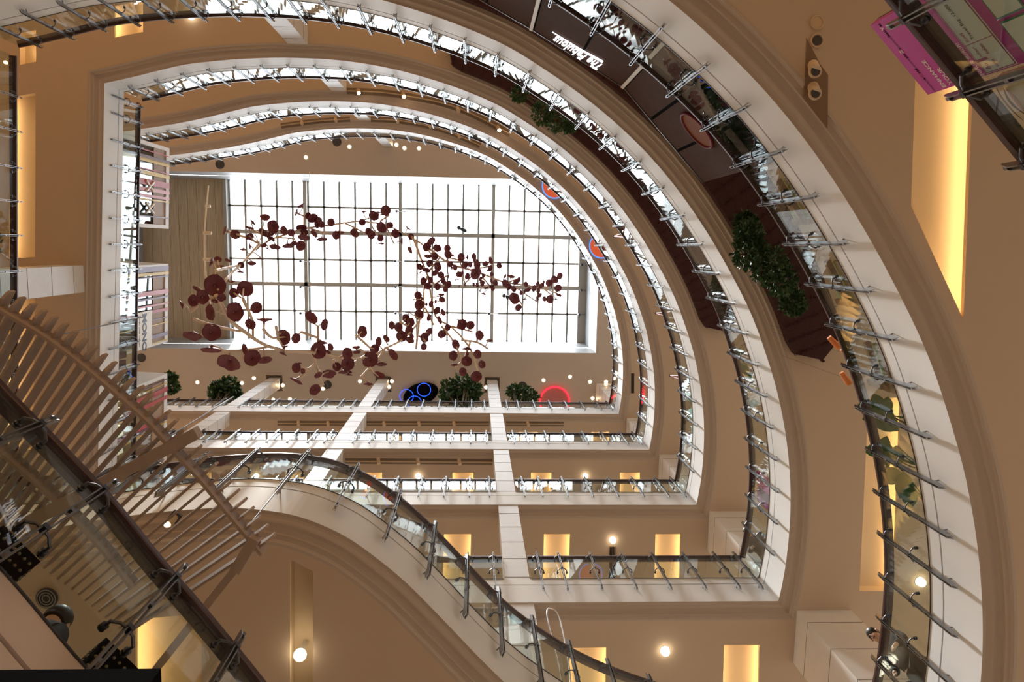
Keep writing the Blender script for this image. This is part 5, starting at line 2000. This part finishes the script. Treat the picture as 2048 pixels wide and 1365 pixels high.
dv = Vector((c.x - a.x, c.y - a.y, 0)).normalized()
nv = Vector((-dv.y, dv.x, 0)) * .05
b = MB()
b.prism([(a.x, a.y), (c.x, c.y), (c.x + nv.x, c.y + nv.y), (a.x + nv.x, a.y + nv.y)], ZG + .04, ZT)
b.build('board', BLACK, root)
b = MB()
mid = (a + c) / 2
b.box((mid.x + nv.x / 2, mid.y + nv.y / 2, ZG + .02), (.9, .35, .04), atan2(dv.y, dv.x))
b.build('foot', DARKGREY, root)

# magenta banner on level C, right
root_p = at(1517, 985, zf(2) + .5)
root = thing('banner', 'magenta banner with a dark oval hanging behind the second ring balustrade on the right', 'banner', (root_p.x, root_p.y, zf(2)))
p1, p2 = at(1510, 952, zf(2) + .5), at(1512, 1015, zf(2) + .5)
o_ = Vector((.16, 0, 0))
b = MB()
for q in ((p1, p2),):
    b.hexa([(p1.x + .16, p1.y, zf(2) + .02), (p2.x + .16, p2.y, zf(2) + .02), (p2.x + .19, p2.y, zf(2) + .02), (p1.x + .19, p1.y, zf(2) + .02)],
           [(p1.x + .16, p1.y, zf(2) + .86), (p2.x + .16, p2.y, zf(2) + .86), (p2.x + .19, p2.y, zf(2) + .86), (p1.x + .19, p1.y, zf(2) + .86)])
b.build('sheet', MAGENTA, root)
b = MB()
cm = (p1 + p2) / 2
n = 24
b.hexa([(cm.x + .158, cm.y + .14 * cos(2 * pi * q / n) + .03, zf(2) + .42 + .3 * sin(2 * pi * q / n)) for q in range(n)],
       [(cm.x + .161, cm.y + .14 * cos(2 * pi * q / n) + .03, zf(2) + .42 + .3 * sin(2 * pi * q / n)) for q in range(n)])
b.build('oval_print', mat('oval_dark', (.16, .012, .08), .5), root)
# black bag and turquoise clothes on level D right
p = at(1373, 905, zf(3) + .35)
root = thing('bag', 'black shoulder bag standing behind the third ring balustrade', 'bag', (p.x + .2, p.y, zf(3)))
b = MB()
b.box((p.x + .25, p.y, zf(3) + .18), (.2, .36, .36), .1)
b.ball((p.x + .25, p.y, zf(3) + .36), .17, 12, 6, 0, (.6, 1.05, .5))
b.build('bag_body', BLACK, root)
b = MB()
b.tube([(p.x + .25, p.y - .14, zf(3) + .36), (p.x + .25, p.y, zf(3) + .62), (p.x + .25, p.y + .14, zf(3) + .36)], .012, 6)
b.build('strap', BLACK, root)
TQ = mat('turquoise_cloth', (.30, .58, .56), .8, noise=.35, scale=8)
for i, (x, y, lb) in enumerate(((1368, 800, 'pale turquoise dress on a rail behind the third ring, upper one'), (1373, 835, 'turquoise dress on a rail behind the third ring, middle one'), (1380, 868, 'turquoise dress on a rail behind the third ring, lowest one'))):
    p = at(x, y, zf(3) + .5)
    root = thing('dress', lb, 'dress', (p.x + .25, p.y, zf(3)))
    c = Vector((p.x + .25, p.y, 0))
    b = MB()
    nn = 14
    rows = [(0.05, .17), (.4, .15), (.75, .10), (1.0, .13), (1.15, .05)]
    vs, fs = [], []
    for z_, r_ in rows:
        for q in range(nn):
            a_ = 2 * pi * q / nn
            rr = r_ * (1 + .12 * (q % 2))
            vs.append((c.x + rr * .5 * cos(a_), c.y + rr * sin(a_), zf(3) + z_))
    for j in range(len(rows) - 1):
        fs += [(j * nn + q, j * nn + (q + 1) % nn, (j + 1) * nn + (q + 1) % nn, (j + 1) * nn + q) for q in range(nn)]
    fs += [tuple(range(nn))[::-1], tuple((len(rows) - 1) * nn + q for q in range(nn))]
    b.add(vs, fs, 0, True)
    b.build('cloth', TQ, root)
    b = MB()
    b.tube([(c.x, c.y - .16, zf(3) + 1.12), (c.x, c.y, zf(3) + 1.22), (c.x, c.y + .16, zf(3) + 1.12)], .008, 5)
    b.tube([(c.x, c.y, zf(3) + 0.0), (c.x, c.y, zf(3) + 1.3)], .012, 5)
    b.build('hanger', DSTEEL, root)
# red folding easels
RED = mat('red_paint', (.32, .03, .02), .5)
for i, (x, y, k, lb) in enumerate(((1312, 627, 3, 'red stick easel leaning over the third ring handrail, middle one'), (1340, 752, 3, 'red stick easel by the third ring handrail, lowest one'), (1228, 473, 3, 'red stick easel by the third ring handrail, topmost one'))):
    tip = solve_behind(x, y, .14, zf(k) + 1.2)
    (ex_, ey_), a_ = behind(x + 26, y + 6, zf(k) + .9, .42)
    e1, e2 = Vector((ex_, ey_ - .16, zf(k) + .02)), Vector((ex_ + .08, ey_ + .20, zf(k) + .02))
    root = thing('easel', lb, 'easel', (e1.x, e1.y, zf(k)))
    for e in (e1, e2):
        b = MB()
        b.tube([tip, e], .022, 6)
        b.build('leg', RED, root)
    b = MB()
    b.ball(tip, .035, 8, 6)
    b.build('hinge', BLACK, root)
# chrome stand behind the S-shaped handrail
p = at(1118, 1330, zf(1) + .75)
root = thing('sign_stand', 'tall chrome hoop stand rising behind the S-shaped handrail', 'stand', (p.x, p.y, zf(1)))
base = Vector((p.x - .02, p.y + .06, zf(1)))
tp = on_plane(1101, 1217, (0, 1), base.y)
b = MB()
hw, zt_ = .10, tp.z
pts = [(base.x + .03, base.y, zf(1) + .03), (base.x + .10, base.y, zf(1) + .8), (base.x + .12, base.y, zt_ - .5), (base.x + .09, base.y, zt_ - .12), (base.x + .0, base.y, zt_),
       (base.x - .05, base.y, zt_ - .12), (base.x - .06, base.y, zt_ - .5), (base.x - .03, base.y, zf(1) + .8), (base.x - .03, base.y, zf(1) + .03)]
sx = tp.x - base.x
pts = [(x + sx * .8, y, z) for x, y, z in pts]
b.tube([tuple(q) for q in catmull(pts, 4)], .010, 8)
b.build('hoop', CHROME, root)
b = MB()
b.disc((base.x + sx * .8, base.y, zf(1)), .16, .03, 20)
b.build('foot', CHROME, root)

# ------------------------------------------------------------------ light
w = bpy.data.worlds.new('world')
sc.world = w
w.use_nodes = True
bg = w.node_tree.nodes['Background']
bg.inputs[0].default_value = (0.93, 0.965, 1.0, 1)
bg.inputs[1].default_value = 9.0


def light(name, kind, loc, energy, col=(1, 1, 1), size=0.1, rot=None, **kw):
    d = bpy.data.lights.new(name, kind)
    d.energy = energy
    d.color = col
    if kind == 'POINT':
        d.shadow_soft_size = size
    for a, v in kw.items():
        setattr(d, a, v)
    o = bpy.data.objects.new(name, d)
    COL.objects.link(o)
    o.location = loc
    if rot:
        o.rotation_euler = rot
    return o


po = light('skylight_portal', 'AREA', ((xg0 + xg1) / 2, (wy0 + wy1) / 2, ZGLASS + 0.3), 1, shape='RECTANGLE', size=xg1 - xg0)
po.data.size_y = wy1 - wy0
po.data.cycles.is_portal = True
sun = light('sun', 'SUN', (0, 0, 60), 8.0, (1.0, 0.96, 0.9), angle=radians(5.0))
sun.rotation_euler = Vector((0.27, 0.10, -1)).to_track_quat('-Z', 'Y').to_euler()
sc.view_settings.view_transform = 'Standard'
sc.view_settings.look = 'None'
sc.view_settings.exposure = 0.08
sc.view_settings.gamma = 1.0
sc.view_settings.use_curve_mapping = False
cy = sc.cycles
cy.use_denoising = True
cy.max_bounces = 9
cy.diffuse_bounces = 5
cy.glossy_bounces = 4
cy.transmission_bounces = 4
cy.transparent_max_bounces = 24
cy.caustics_reflective = False
cy.caustics_refractive = False
cy.sample_clamp_indirect = 12
cy.sample_clamp_direct = 0
